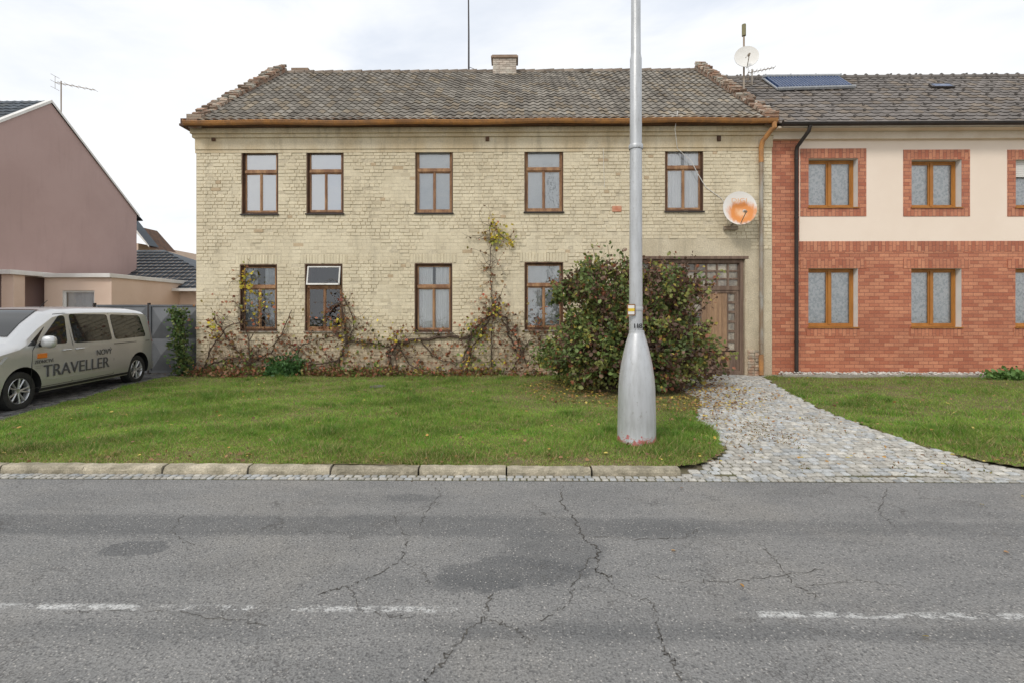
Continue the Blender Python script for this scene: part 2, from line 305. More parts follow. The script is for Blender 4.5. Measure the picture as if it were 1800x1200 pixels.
# ---------------------------------------------------------------- ground pieces
def gz(x,y): 
    return .075+.018*np.sin(x*1.7+y*.9)*np.sin(y*1.3-x*.6)+.02*np.clip((y-6)/7,0,1)
def inpoly(x,y,poly):
    x=np.asarray(x);y=np.asarray(y); r=np.zeros(x.shape,bool); n=len(poly)
    for i in range(n):
        x1,y1=poly[i]; x2,y2=poly[(i+1)%n]
        c=((y1>y)!=(y2>y))&(x<(x2-x1)*(y-y1)/((y2-y1) if y2!=y1 else 1e-9)+x1); r^=c
    return r
zc=.08
dl=[G(p,q,zc) for p,q in ((1200,838),(1232,812),(1272,792),(1262,760),(1225,735),(1232,700),(1150,668))]
dr=[G(p,q,zc) for p,q in ((1343,664),(1400,698),(1480,733),(1600,775),(1720,805),(1830,822))]
YF=5.35
drive=[(dl[0][0],YF)]+dl[1:-1]+[(X(1125,13.9),13.95),(X(1325,13.4),13.95)]+dr+[(7.4,YF)]
ld=[(-10.6,YF),(-8.9,6.6),G(0,738,zc),G(150,697,zc),G(300,660,zc),(-8.75,13.4)]
YK=YF+.13
lawnL=[(ld[0][0],YK),ld[1],ld[2],ld[3],ld[4],(-8.75,13.38),(X(1150),13.38)]+[dl[5],dl[4],dl[3],dl[2],dl[1],(dl[0][0],YK)]
lawnR=[(7.4,YF),*reversed(dr),(X(1343),13.3),(30,13.3),(30,YF)]
paved=[(-30,YF),(ld[0][0],YF),ld[1],ld[2],ld[3],ld[4],(-8.75,13.4),(-8.75,17),(-30,17)]
def sheet(name,polys,step,x0,x1,y0,y1,mat,dz=0,**k):
    xs=np.arange(x0,x1,step); ys=np.arange(y0,y1,step); gx,gy=np.meshgrid(xs,ys,indexing='ij')
    V=np.stack([gx,gy,gz(gx,gy)+dz],-1).reshape(-1,3); ny=len(ys)
    i,j=np.meshgrid(np.arange(len(xs)-1),np.arange(ny-1),indexing='ij'); i=i.ravel(); j=j.ravel()
    cx=xs[i]+step/2; cy=ys[j]+step/2; ok=np.zeros(len(cx),bool)
    for p in polys: ok|=inpoly(cx,cy,p)
    i=i[ok]; j=j[ok]; q=np.stack([i*ny+j,(i+1)*ny+j,(i+1)*ny+j+1,i*ny+j+1],1)
    used,inv=np.unique(q,return_inverse=True)
    return fastmesh(name,V[used],inv.reshape(q.shape),np.ones((len(q),3)),mat,**k)
sheet('lawn_ground',[lawnL,lawnR],.09,-14,30,YK-.02,13.5,m_soil,kind='structure',label='grassy soil verge between road and houses',cat='lawn')
def grass(poly,n,x0,x1,y0,y1):
    y=1/(1/y0+(1/y1-1/y0)*rng.random(n)); x=rng.uniform(-1.14,1.14,n)*y
    k=inpoly(x,y,poly); return x[k],y[k]
xa,ya=grass(lawnL,600000,0,0,5.46,13.4); xb,yb=grass(lawnR,340000,0,0,5.3,13.3)
x=np.concatenate([xa,xb]); y=np.concatenate([ya,yb])
def sn(x,y,s,seed):
    r=np.random.default_rng(seed); o=np.zeros_like(x)
    for k in range(7):
        a=r.uniform(0,6.28); f=s*(1+.55*k); o+=np.sin((x*math.cos(a)+y*math.sin(a))*f+r.uniform(0,6.28))/(1+.35*k)
    return o/3.2
tx,ty=[],[]
for pl_,nn_ in ((lawnL,420),(lawnR,170)):
    cx_,cy_=grass(pl_,nn_*2,0,0,5.7,13.2)
    for a_,b_ in zip(cx_,cy_): m_=int(rng.integers(40,110)); r_=rng.uniform(.03,.09); tx.append(a_+rng.normal(0,r_,m_)); ty.append(b_+rng.normal(0,r_,m_))
tx=np.concatenate(tx); ty=np.concatenate(ty); tuft=np.concatenate([np.zeros(len(x)),np.ones(len(tx))]); x=np.concatenate([x,tx]); y=np.concatenate([y,ty])
ins=inpoly(x,y,lawnL)|inpoly(x,y,lawnR); x,y,tuft=x[ins],y[ins],tuft[ins]
lush=sn(x,y,1.5,1)+.6*sn(x,y,6,31); bare=sn(x,y,2.3,2)+.7*sn(x,y,8,12)
dry=np.clip((6.9-y)/1.5,0,1)*.8+np.where(x>dr[0][0],.25,0)*np.clip((8.5-y)/3,0,1)+.2*np.clip(sn(x,y,1.,77),0,1)
bush_d=np.hypot((x-2.7)/2.4,(y-10.6)/2.1); dry=np.maximum(dry,np.clip(1.25-bush_d,0,1)*2.)
keep=rng.random(len(x))>np.clip(.05+.55*(bare-.25)+.52*dry,0,.95)*(1-.5*tuft)
x,y,lush,dry,tuft,bare=x[keep],y[keep],lush[keep],dry[keep],tuft[keep],bare[keep]; n=len(x)
hgt=(.022+.034*rng.random(n))*(1+.75*np.clip(lush,-.6,1.5))*(1-.35*np.clip(dry,0,1))*(1+ .6*(rng.random(n)>.97))*(1+.9*tuft); z=gz(x,y)-.004
ang=rng.uniform(0,6.28,n); wd=.0034+.0038*rng.random(n); lean=rng.normal(0,.6,(n,2))*hgt[:,None]
dx=np.cos(ang)*wd; dy=np.sin(ang)*wd
V=np.stack([np.stack([x-dx,y-dy,z],1),np.stack([x+dx,y+dy,z],1),np.stack([x+lean[:,0],y+lean[:,1],z+hgt],1)],1).reshape(-1,3)
g1=np.array([.14,.31,.035]); g2=np.array([.35,.47,.09]); g3=np.array([.53,.43,.2]); t=rng.random(n)[:,None]
C=g1*(1-t)+g2*t; l=np.clip(lush*.5+.5,0,1.2)[:,None]; C=C*(1.4-.65*l); C=C*(1+.25*np.clip(sn(x,y,3.3,91),-1,1)[:,None]); C=np.where(tuft[:,None]>0,C*np.array([.72,.85,.8]),C)
dd=((rng.random(n)<.10+.42*np.clip(dry,0,1)+.2*np.clip(-lush,0,1)+.15*np.clip(bare,0,1)))[:,None]; C=np.where(dd,g3*(.5+.65*t),C); C=np.clip(C,0.01,.9)
fastmesh('grass',V,np.arange(3*n).reshape(-1,3),C,m_grass,kind='stuff',label='short mown green grass with dry patches',cat='grass')
# cobbles
def cobbles(name,poly,x0,x1,y0,y1,s,zf,mat,colf,arc=0,**k):
    Vs=[];Fs=[];Cs=[];c=0; yy=y0
    while yy<y1:
        h=s*random.uniform(.92,1.06); xx=x0+random.random()*s
        while xx<x1:
            w=s*random.uniform(.85,1.3); cx=xx+w/2; cy=yy+h/2+(arc*math.sin(cx*1.9) if arc else 0)+random.uniform(-.004,.004)
            if inpoly(np.array([cx]),np.array([cy]),poly)[0]:
                g=.0055; a=w/2-g*random.uniform(.6,1.6); b=h/2-g*random.uniform(.6,1.6); z=zf(cx,cy)+random.uniform(-.004,.004); ro=random.uniform(-.07,.07)
                ch=.2; base=[(-a,-b*(1-ch)),(-a*(1-ch),-b),(a*(1-ch),-b),(a,-b*(1-ch)),(a,b*(1-ch)),(a*(1-ch),b),(-a*(1-ch),b),(-a,b*(1-ch))]
                base=[(u*random.uniform(.94,1.03),v*random.uniform(.94,1.03)) for u,v in base]
                co,si=math.cos(ro),math.sin(ro); tx,ty=random.uniform(-.04,.04),random.uniform(-.04,.04)
                for sc,dz in ((1,-.03),(1,-.009),(.9,-.001),(.6,.002)):
                    for (u,v) in base:
                        u2,v2=(u*co-v*si)*sc,(u*si+v*co)*sc; Vs.append((cx+u2,cy+v2,z+dz+u2*tx+v2*ty))
                for r in range(3):
                    for q in range(8):
                        q2=(q+1)%8; Fs.append((c+r*8+q,c+r*8+q2,c+r*8+8+q2,c+r*8+8+q))
                for q in ((0,1,2,3),(3,4,7,0),(4,5,6,7)): Fs.append(tuple(c+24+e for e in q))
                cc=colf(cx,cy); Cs+= [cc]*27; c+=32
            xx+=w
        yy+=h
    return fastmesh(name,Vs,Fs,np.array(Cs),mat,**k)
def rampz(x,y): return float(np.interp(y,[5.3,6.3],[.012,float(gz(x,6.3))+.012])) if y<6.3 else float(gz(x,y))+.012
def ccol(x,y):
    g=random.uniform(.74,1.1); w=random.random()
    d=1-.18*max(0,float(sn(np.array([x]),np.array([y]),2.,44)[0])); g*=d
    return (g*(1.02 if w>.3 else .96),g,g*(.93 if w>.3 else 1.02))
cobbles('cobbled_driveway',drive,1.2,7.8,YF-.005,13.9,.108,rampz,m_cobble,ccol,.05,kind='structure',label='pale granite cobbled driveway leading to the gate',cat='driveway')
cobbles('cobbled_gutter',[(-14,YR),(12,YR),(12,YF),(-14,YF)],-12,12,YR+.003,YF-.02,.078,lambda x,y:.014,m_cobble,lambda x,y:tuple(c*.85 for c in ccol(x,y)),0,kind='structure',label='row of small granite setts along the road edge',cat='gutter')
cobbles('paved_yard',paved,-16,-8.3,7,15,.14,lambda x,y:float(gz(x,y))+.01,m_darkpave,lambda x,y:(lambda g:(g,g,g))(random.uniform(.7,1.5)),0,kind='structure',label='dark paved parking yard under the van',cat='yard')
mb=MB()
mb.face([(-60,YR,.003),(60,YR,.003),(60,YF,.003),(-60,YF,.003)])
for yy0,yy1,z0,z1 in ((YF,6.3,.003,.062),(6.3,14.0,.062,.062)):
    mb.face([(1.6,yy0,z0),(9,yy0,z0),(9,yy1,z1),(1.6,yy1,z1)])
mb.face([(-30,YF+.15,.05),(-8,YF+.15,.05),(-8,17,.05),(-30,17,.05)])
mb.build('driveway_bed',m_bed,kind='structure',label='soil bed between the cobbles',cat='ground')
# kerb
mb=MB(); jx=[X(p,YF) for p in (145,285,435,580,735,890,1040,1198)]; jx=[jx[0]-.95*k for k in range(8,0,-1)]+jx
for a,b in zip(jx[:-1],jx[1:]):
    n=max(3,int((b-a)/.06)); a+=random.uniform(.006,.014); b-=.008; zt=.085+random.uniform(-.008,.008); yj=random.uniform(-.01,.01); g=random.uniform(.8,1.1)
    prof=[(0,-.02),(.0,.5),(.012,.82),(.032,1.),(.125,1.0),(.13,.9),(.13,-.02)]
    ring=[]; chip=[random.random()<.08 for _ in range(n+1)]
    for i in range(n+1):
        x=a+(b-a)*i/n; e=[(x,YF+yj+py+random.uniform(-.005,.005)*(1 if 0<k<5 else 0)+(.016 if chip[i] and 0<k<4 else 0),zt*pz+(random.uniform(-.005,.003) if k in (2,3,4) else 0)-(.012 if chip[i] and k in (2,3) else 0)) for k,(py,pz) in enumerate(prof)]
        ring.append(e)
    for i in range(n):
        for k in range(6): mb.face([ring[i][k],ring[i+1][k],ring[i+1][k+1],ring[i][k+1]],0,(g,g,g*.97))
    mb.face(list(reversed(ring[0])),0,(g*.8,)*3); mb.face(ring[-1],0,(g*.8,)*3)
mb.build('kerb',m_kerb,kind='structure',label='worn low concrete kerb stones along the verge',cat='kerb')
# ---------------------------------------------------------------- roofs
def tiles(mb,x0,x1,Y0,z0,Y1,z1,tw,tl,amp,sag=0,cv=.25,samp=6,lift=.03,mat=0,flatp=False):
    L=math.hypot(Y1-Y0,z1-z0); d=((Y1-Y0)/L,(z1-z0)/L); nv=(-d[1]*(1 if d[0]>0 else -1),abs(d[0]))
    rows=max(1,round(L/tl)); tl=L/rows; nt_=max(1,round((x1-x0)/tw)); tw=(x1-x0)/nt_
    for r in range(rows):
        base=len(mb.v); S=nt_*samp+1; jr=random.uniform(-.006,.006)
        jt=[random.uniform(-.006,.006) for _ in range(nt_+1)]
        for (s,off) in ((r*tl+jr,-.002),(r*tl+jr,lift),((r+1)*tl+.02,.004)):
            for i in range(S):
                x=x0+(x1-x0)*i/(S-1); ph=(i%samp)/samp
                p=amp*(math.sin(ph*2*math.pi)*.5+.5) if not flatp else (amp if (i%samp)==0 else 0)
                q=off+(p if off>-.001 else 0)+ (jt[min(i//samp,nt_)] if off==lift else 0)
                sg=sag*math.sin(x*.55+1)*math.sin(s*.9)
                mb.v.append((x,Y0+d[0]*s+nv[0]*q,z0+d[1]*s+nv[1]*q+sg))
        for i in range(S-1):
            if i%samp==0:
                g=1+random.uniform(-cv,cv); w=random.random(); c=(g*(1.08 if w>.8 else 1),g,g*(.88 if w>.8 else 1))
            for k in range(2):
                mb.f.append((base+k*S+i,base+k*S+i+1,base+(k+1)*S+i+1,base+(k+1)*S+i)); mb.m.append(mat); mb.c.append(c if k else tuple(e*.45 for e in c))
# ================================================================ OLD HOUSE
HX0=X(345); HX1=X(1357); EZ=Z(900,214,D-.1); YRD=18.1; RZ=Z(900,127,YRD)
house=root('brick_house',(0,D,.08),'old two-storey house of painted beige brick with tiled roof','house')
GZ0=.08
ups=[(425,489,263,377),(539,604,262,376),(730,796,260,375),(922,990,258,373),(1169,1236,254,372)]
los=[(422,487,465,582),(536,602,464,582),(729,795,463,584),(922,990,461,580)]
ops=[(X(a),X(b),Z(a,d),Z(b,c)) for a,b,c,d in ups+los]
gate=(X(1124),X(1310),.06,Z(1220,455))
ZC=Z(900,262); ZT=EZ-.02
mb=MB(); mb.wall(HX0,HX1,GZ0-.1,ZC,D,ops+[gate],.32,0,0)
mb.face([(HX0,D,GZ0-.1),(HX0,D,EZ),(HX0,YRD,RZ),(HX0,22.8,EZ),(HX0,22.8,-.02)]); mb.face([(HX1,D,-.02),(HX1,22.8,-.02),(HX1,22.8,EZ),(HX1,YRD,RZ),(HX1,D,EZ)])
mb.face([(HX0,22.8,-.02),(HX0,22.8,EZ),(HX1,22.8,EZ),(HX1,22.8,-.02)])
bh=.097; z=GZ0+.36; row=0
opx=ops+[gate]
sm=[(X(1128)-.05,X(1312)+.12,Z(1220,455),Z(1220,418)),(X(1312),HX1,.0,Z(1330,440))]
arch=[(a-.13,b+.13,d+.005,d+.27) for a,b,c,d in ops[5:]]; sm+=arch
patch=[(X(random.uniform(360,1330)),Z(900,random.uniform(280,600)),random.uniform(.12,.5)) for _ in range(34)]
patch+=[(X(400+random.uniform(0,700)),Z(900,438+random.uniform(-12,12)),random.uniform(.2,.4)) for _ in range(26)]
def brick(a0,a1,b0,b1,sk,c,e=.006):
    pr=random.uniform(.006,.019)*(1 if not sk else .25); Yf=D-pr; tl_=random.uniform(-.004,.004); t2=random.uniform(-.003,.003)
    fr=[(a0+e,Yf+tl_,b0+e),(a1-e,Yf+t2,b0+e+random.uniform(-.003,.003)),(a1-e,Yf,b1-e),(a0+e,Yf+tl_-t2,b1-e)]; fr=[(u,min(v,D-.001),w_) for u,v,w_ in fr]
    bk=[(a0,D+.001,b0),(a1,D+.001,b0),(a1,D+.001,b1),(a0,D+.001,b1)]
    mb.face(fr,1,c)
    for k in range(4): mb.face([bk[k],bk[(k+1)%4],fr[(k+1)%4],fr[k]],1,tuple(v*(.82 if k==0 else .95) for v in c))
while z<ZC-.03:
    iv=[(HX0+.005,HX1-.01)]
    for a,b,c,d in opx+sm:
        if c-.03<z+bh/2<d+.0:
            ni=[]
            for p,q in iv:
                if b<=p or a>=q: ni.append((p,q)); continue
                if a>p: ni.append((p,a))
                if b<q: ni.append((b,q))
            iv=ni
    for p,q in iv:
        x=p; first=True
        while x<q-.02:
            w=(.27 if random.random()<.75 else .135) if row%2 else (.135 if random.random()<.8 else .27); w*=random.uniform(.94,1.06)
            if first and row%2==0: w=.2
            first=False; x2=min(x+w,q)
            if q-x2<.05: x2=q
            cx=(x+x2)/2; near=min([math.hypot(cx-a,z-b)/r for a,b,r in patch]); sk=near<1
            g=random.uniform(.945,1.045); c=(g,g*.998,g*.985)
            rr=random.random()
            if rr<.010: c=(g*.76,g*.67,g*.6)
            elif rr<.035: c=(g*.88,g*.865,g*.84)
            if random.random()<.025: x=x2; continue
            jz=random.uniform(-.004,.004); gp=random.uniform(.003,.008)*(1 if not sk else .4)
            brick(x+gp,x2-gp,z+gp+jz,z+bh-gp+jz+random.uniform(-.003,.003),sk,c); x=x2
    z+=bh; row+=1
for a,b,c,d in arch:
    x=a
    while x<b-.03:
        g=random.uniform(.93,1.04); w=random.uniform(.078,.092); brick(x+.005,min(x+w,b)-.004,c+.006,d-.008+random.uniform(-.012,.006),random.random()<.3,(g,g,g*.98)); x+=w
wallo=mb.build('wall',[m_plaster,m_brickpaint],house,label='beige painted brick facade with worn plaster patches')
mb=MB()
x=HX0+.02
while x<X(1125):
    for k in range(4):
        if random.random()<.8:
            g=random.uniform(.7,1.4); o=.13*(k%2); w=random.uniform(.2,.25)
            mb.box(x+o,x+o+w,D-random.uniform(.01,.04),D+.002,GZ0-.06+k*.095,GZ0+.02+k*.095,0,(g*1.15,g*1.2,g*1.15))
    x+=.27
mb.build('plinth',m_redbrickold,house,bevel=.004,label='worn exposed brick plinth')
mb=MB()
for k in range(9):
    for xx in (X(1314),X(1326)): 
        g=random.uniform(.8,1.8); mb.box(xx+.01*(k%2),xx+.17,D-random.uniform(.02,.06),D+.002,GZ0+k*.08,GZ0+.068+k*.08,0,(g,g,g))
mb.build('pillar_foot',m_redbrickold,house,bevel=.004)
mb=MB(); mb.box(X(1076),X(1092),D-.04,D,Z(1083,373),Z(1083,363),0,(1.5,.9,.75)); mb.build('brick_patch',m_redbrickold,house,bevel=.006)
mb=MB(); mb.box(HX0-.01,HX1,D-.05,D+.1,ZC,Z(900,242)); mb.box(HX0-.06,HX1,D-.10,D+.1,Z(900,242),Z(900,236)); 
mb.box(HX0-.08,HX1,D-.16,D+.1,Z(900,236),Z(900,227)); mb.box(HX0-.02,HX1-.01,D-.025,D+.0,Z(900,268),ZC)
for px in (378,857,1262): mb.box(X(px)-.05,X(px)+.05,D-.09,D-.05,Z(px,250),Z(px,241),1)
mb.build('cornice',[m_cornice,m_wood_dark],house,bevel=.006)
mb=MB(); mb.box(HX0-.25,HX1+.02,D-.34,D+.1,Z(900,227)+.003,Z(900,223)); mb.box(HX0-.22,HX1+.02,D-.33,D-.28,Z(900,223),Z(900,214)); mb.build('eaves_board',m_wood_dark,house)
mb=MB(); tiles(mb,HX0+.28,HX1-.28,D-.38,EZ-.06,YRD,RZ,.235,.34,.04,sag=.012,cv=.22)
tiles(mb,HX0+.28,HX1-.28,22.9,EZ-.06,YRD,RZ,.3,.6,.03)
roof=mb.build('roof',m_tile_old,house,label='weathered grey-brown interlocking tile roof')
mb=MB()
x=HX0+.3
while x<HX1-.45:
    zz=RZ+random.uniform(-.012,.012); g=random.uniform(.7,1.2)
    mb.tube([(x,YRD,zz-.02),(x+.37,YRD,zz-.02)],[.1,.125],10,0,(g*1.1,g,g*.95)); x+=.36
mb.build('ridge_tiles',m_tile_old,roof)
def parapet(xa,xb):
    mb=MB()
    y0=D-.30; z0=EZ-.12; L=math.hypot(YRD-y0,RZ+.1-z0); dy,dz=(YRD-y0)/L,(RZ+.1-z0)/L
    mb.face([(xa,y0,z0-.1),(xa,y0,z0+.16),(xa,YRD,RZ+.2),(xa,YRD,RZ-.2)]); mb.face([(xb,y0,z0-.1),(xb,YRD,RZ-.2),(xb,YRD,RZ+.2),(xb,y0,z0+.16)]); mb.face([(xa,y0,z0+.16),(xb,y0,z0+.16),(xb,YRD,RZ+.2),(xa,YRD,RZ+.2)])
    mb.face([(xa,y0,z0-.1),(xb,y0,z0-.1),(xb,y0,z0+.16),(xa,y0,z0+.16)])
    mb.face([(xa,YRD,RZ-.2),(xa,YRD,RZ+.2),(xa,22.9,EZ),(xa,22.9,EZ-.3)]); mb.face([(xb,YRD,RZ-.2),(xb,22.9,EZ-.3),(xb,22.9,EZ),(xb,YRD,RZ+.2)]); mb.face([(xa,YRD,RZ+.2),(xb,YRD,RZ+.2),(xb,22.9,EZ),(xa,22.9,EZ)])
    s=0; R0=Matrix.Rotation(math.atan2(dz,dy),3,'X')
    while s<L-.05:
        w=random.uniform(.07,.12)
        for xx in (xa-.03,(xa+xb)/2):
            if random.random()<.1: continue
            g=random.uniform(.55,1.3); R=Matrix.Rotation(random.uniform(-.12,.12),3,'Z')@R0
            hh=random.uniform(.03,.12); c=(g*1.05,g,g*.95) if random.random()>.4 else (g*1.3,g*1.45,g*1.5)
            mb.box(0,(xb-xa)/2+.02,0,w-.012,0,hh,0,c,R,(xx+random.uniform(-.02,.02),y0+dy*s,z0+.15+dz*s))
        s+=w
    for k in range(4): mb.box(xa-.03,xb+.03,y0-.04+random.uniform(-.02,.02),y0+.3,z0-.02+k*.075,z0+.05+k*.075,0,(1,.95,.9))
    mb.build('gable_parapet',m_parapet,house,label='crumbling brick gable parapet')
parapet(HX0-.02,HX0+.33); parapet(HX1-.34,HX1-.02)
m_chb=pm('chimney_brick',(.72,.66,.56),(.55,.46,.38),3,.9,0,.4,50,.005,True); m_chc=pm('chimney_cap',(.36,.26,.19),None,5,.9)
def chimney(pa,pb,pt,pb_y,Y,capd=.06,dep=.5):
    mb=MB(); xa,xb=X(pa,Y),X(pb,Y); zt=Z(pa,pt,Y); zb=Z(pa,pb_y,Y)-.4; zz=zb; r=0
    mb.box(xa+.01,xb-.01,Y+.01,Y+dep-.01,zb,zt-.02,0,(.8,.8,.8))
    while zz<zt-.12:
        x=xa-( .12 if r%2 else 0)
        while x<xb-.02:
            a=max(x,xa); b=min(x+.24,xb); g=random.uniform(.8,1.15); mb.box(a+.006,b-.006,Y-random.uniform(.0,.01),Y+.03,zz+.005,zz+.072,0,(g,g,g)); x+=.25
        zz+=.08; r+=1
    mb.box(xa-capd,xb+capd,Y-capd,Y+dep+capd,zt-.12,zt-.05,1); mb.box(xa-.02,xb+.02,Y-.02,Y+dep+.02,zt-.05,zt,1)
    mb.build('chimney',[m_chb,m_chc],roof,bevel=.003)
chimney(866,908,97,126,YRD-.3); chimney(513,541,120,134,YRD+.6,.02)
mb=MB(); ga,gb=X(325,D-.4),X(1364,D-.4); gy=D-.43; gzz=Z(900,213,D-.4); n=8
nseg=24; wob=lambda x:.014*math.sin(x*1.7)+.01*math.sin(x*.5)
for j in range(nseg):
    xa_=ga+(gb-ga)*j/nseg; xb_=ga+(gb-ga)*(j+1)/nseg
    for k in range(n):
        a=math.pi+math.pi*k/n; b=math.pi+math.pi*(k+1)/n
        for r_ in (.085,.078):
            mb.face([(xa_,gy+r_*math.cos(a),gzz+wob(xa_)+r_*math.sin(a)),(xb_,gy+r_*math.cos(a),gzz+wob(xb_)+r_*math.sin(a)),(xb_,gy+r_*math.cos(b),gzz+wob(xb_)+r_*math.sin(b)),(xa_,gy+r_*math.cos(b),gzz+wob(xa_)+r_*math.sin(b))])
    mb.tube([(xa_,gy-.085,gzz+wob(xa_)),(xb_,gy-.085,gzz+wob(xb_))],.013,6)
    mb.tube([(xa_,gy+.1,gzz+.03+wob(xa_)),(xa_,gy-.09,gzz+.012+wob(xa_)),(xa_,gy-.06,gzz-.06+wob(xa_)),(xa_,gy,gzz-.093+wob(xa_)),(xa_,gy+.08,gzz-.05+wob(xa_))],.008,4)
mb.lathe([(0.001,0),(.085,0),(.085,.01)],(ga,gy,gzz),16,0,'x')
mb.build('gutter',m_rust,house,smooth=True,label='rusty orange roof gutter')
mb=MB(); dx_=X(1338,D-.1); zt=Z(1338,262); tp=[(X(1361,D-.43),D-.43,gzz-.05),(X(1361,D-.43),D-.43,gzz-.22),(X(1358,D-.4),D-.38,Z(1358,236)),(X(1342,D-.2),D-.16,Z(1342,252)),(dx_,D-.1,zt),(dx_,D-.1,Z(1338,288))]
mb.tube(tp,.062,12,0); mb.tube([(dx_,D-.1,Z(1338,288)),(dx_,D-.1,Z(1338,620))],.054,12,1); mb.tube([(dx_,D-.1,Z(1338,622)),(dx_,D-.1,.12)],.062,12,2)
for py in (300,380,430,520,600): mb.tube([(dx_,D-.1,Z(1338,py)),(dx_,D-.1,Z(1338,py+4))],.062,12,1)
mb.build('downpipe',[m_rust,m_greymetal,m_rust],house,smooth=True)
def strip_frame(mb,x0,x1,z0,z1,y0,y1,w,mat=0,wb=None):
    wb=wb or w
    mb.box(x0,x0+w,y0,y1,z0,z1,mat); mb.box(x1-w,x1,y0,y1,z0,z1,mat); mb.box(x0+w,x1-w,y0+.002,y1,z0,z0+wb,mat); mb.box(x0+w,x1-w,y0+.002,y1,z1-w,z1,mat)
def curtain(par,x0,x1,z0,z1,Y,mat,folds=9,amp=.02,open_=0,label=None):
    mb=MB(); n=folds*6
    halves=[(x0,x1)] if not open_ else [(x0,(x0+x1)/2-open_),((x0+x1)/2+open_,x1)]
    for a,b in halves:
        ph=random.random()*6
        for i in range(n):
            u=i/n; u2=(i+1)/n; f=lambda u:amp*math.sin(u*folds*6.28+ph)+amp*.5*math.sin(u*folds*2.7+ph)
            mb.face([(a+(b-a)*u,Y+f(u),z0),(a+(b-a)*u2,Y+f(u2),z0),(a+(b-a)*u2,Y+f(u2)*.8,z1),(a+(b-a)*u,Y+f(u)*.8,z1)])
    mb.build('curtain',mat,par,smooth=True,angle=80,merge=True,label=label)
def old_window(op,style,lower):
    x0,x1,z0,z1=op; x0+=.003;x1-=.003;z0+=.003;z1-=.003; W=x1-x0; y=D+.055; mb=MB(); fw=.06; lt=1
    strip_frame(mb,x0,x1,z0,z1,y,y+.16,fw,0 if style.get('dark') else lt)
    mb.box(x0-.0,x0+.026,y-.062,y,z0,z1,0); mb.box(x1-.026,x1,y-.062,y,z0,z1,0); mb.box(x0+.026,x1-.026,y-.062,y,z1-.03,z1,0)
    zt=z0+(z1-z0)*.66; m2=lt
    mb.box(x0+fw,x1-fw,y-.01,y+.1,zt-.035,zt+.035,m2)
    xm=(x0+x1)/2; sw=.036
    for a,b in ((x0+fw,xm-.003),(xm+.003,x1-fw)): strip_frame(mb,a,b,z0+fw,zt-.035,y+.02,y+.05,sw,m2,.055)
    mb.box(xm-.016,xm+.016,y+.004,y+.022,z0+fw,zt-.035,m2)
    tilt=style.get('tilt')
    if not tilt: strip_frame(mb,x0+fw,x1-fw,zt+.035,z1-fw,y+.02,y+.05,.035,m2)
    w=mb.build('window',[m_wood_dark,m_wood_mid],house,bevel=.004,label=style.get('label'))
    mb=MB(); yg=y+.035; k=random.uniform(-.004,.004)
    for a,b in ((x0+fw+sw,xm-.003-sw),(xm+.003+sw,x1-fw-sw)): k=-k*1.3; mb.face([(a,yg-k,z0+fw+.055),(b,yg+k,z0+fw+.055),(b,yg+k,zt-.035-sw),(a,yg-k,zt-.035-sw)])
    if not tilt: mb.face([(x0+fw+.035,yg,zt+.07),(x1-fw-.035,yg,zt+.07),(x1-fw-.035,yg,z1-fw-.035),(x0+fw+.035,yg,z1-fw-.035)])
    mb.build('glass',style.get('g',m_glass),w)
    if tilt:
        mb=MB(); a,b,c,d=x0+fw,x1-fw,zt+.04,z1-fw; Rm=Matrix.Rotation(math.radians(-11),3,'X'); hh=d-c; o=(0,y-.03,d)
        for bx in ((a,a+.035,0,.035,-hh,0),(b-.035,b,0,.035,-hh,0),(a+.035,b-.035,0,.035,-hh,-hh+.045),(a+.035,b-.035,0,.035,-.035,0)): mb.box(*bx,0,(1,1,1),Rm,o)
        mb.face([tuple(Rm@Vector(p)+Vector(o)) for p in ((a+.035,.018,-hh+.045),(b-.035,.018,-hh+.045),(b-.035,.018,-.035),(a+.035,.018,-.035))],1)
        mb.build('tilted_sash',[m_white,m_glass],w)
    mb=MB(); mb.box(x0-.03,x1+.03,D-.06,y-.002,z0-.035,z0-.002); mb.build('sill',m_greymetal if lower else m_darkmetal,w,bevel=.003)
    cm=style.get('c'); 
    if cm: curtain(w,x0+.062,x1-.062,z0+.062,z1-.062-style.get('short',0),y+(.075 if not lower else .10),cm,style.get('f',5),style.get('a',.012),style.get('open',0))
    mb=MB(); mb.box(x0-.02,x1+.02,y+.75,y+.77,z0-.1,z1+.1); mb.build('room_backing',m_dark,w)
sty=[dict(c=m_curtain,f=2,a=.003,dark=1,g=m_glass_hi,label='upper window with bright white blind'),dict(c=m_curtain,f=2,a=.003,dark=1,g=m_glass_hi,label='upper window with bright white blind'),dict(c=m_curtain_g,f=2,a=.004,g=m_glass_mid),dict(c=m_curtain_g,f=2,a=.004,g=m_glass_mid),dict(c=m_curtain,f=5,a=.01,open=.05,dark=1,g=m_glass_mid,label='upper window with drawn white curtains'),
 dict(c=m_curtain_d,f=5,a=.014,open=.1,dark=1,label='lower window overgrown by vine'),dict(c=None,tilt=1,label='dark lower window with tilted top sash'),dict(c=m_curtain,f=7,a=.014,open=.04,dark=1,g=m_glass,label='lower window with white net curtains'),dict(c=m_curtain_g,f=3,a=.014,dark=1,g=m_glass_mid)]
for i,(o,s) in enumerate(zip(ops,sty)): old_window(o,s,i>=5)
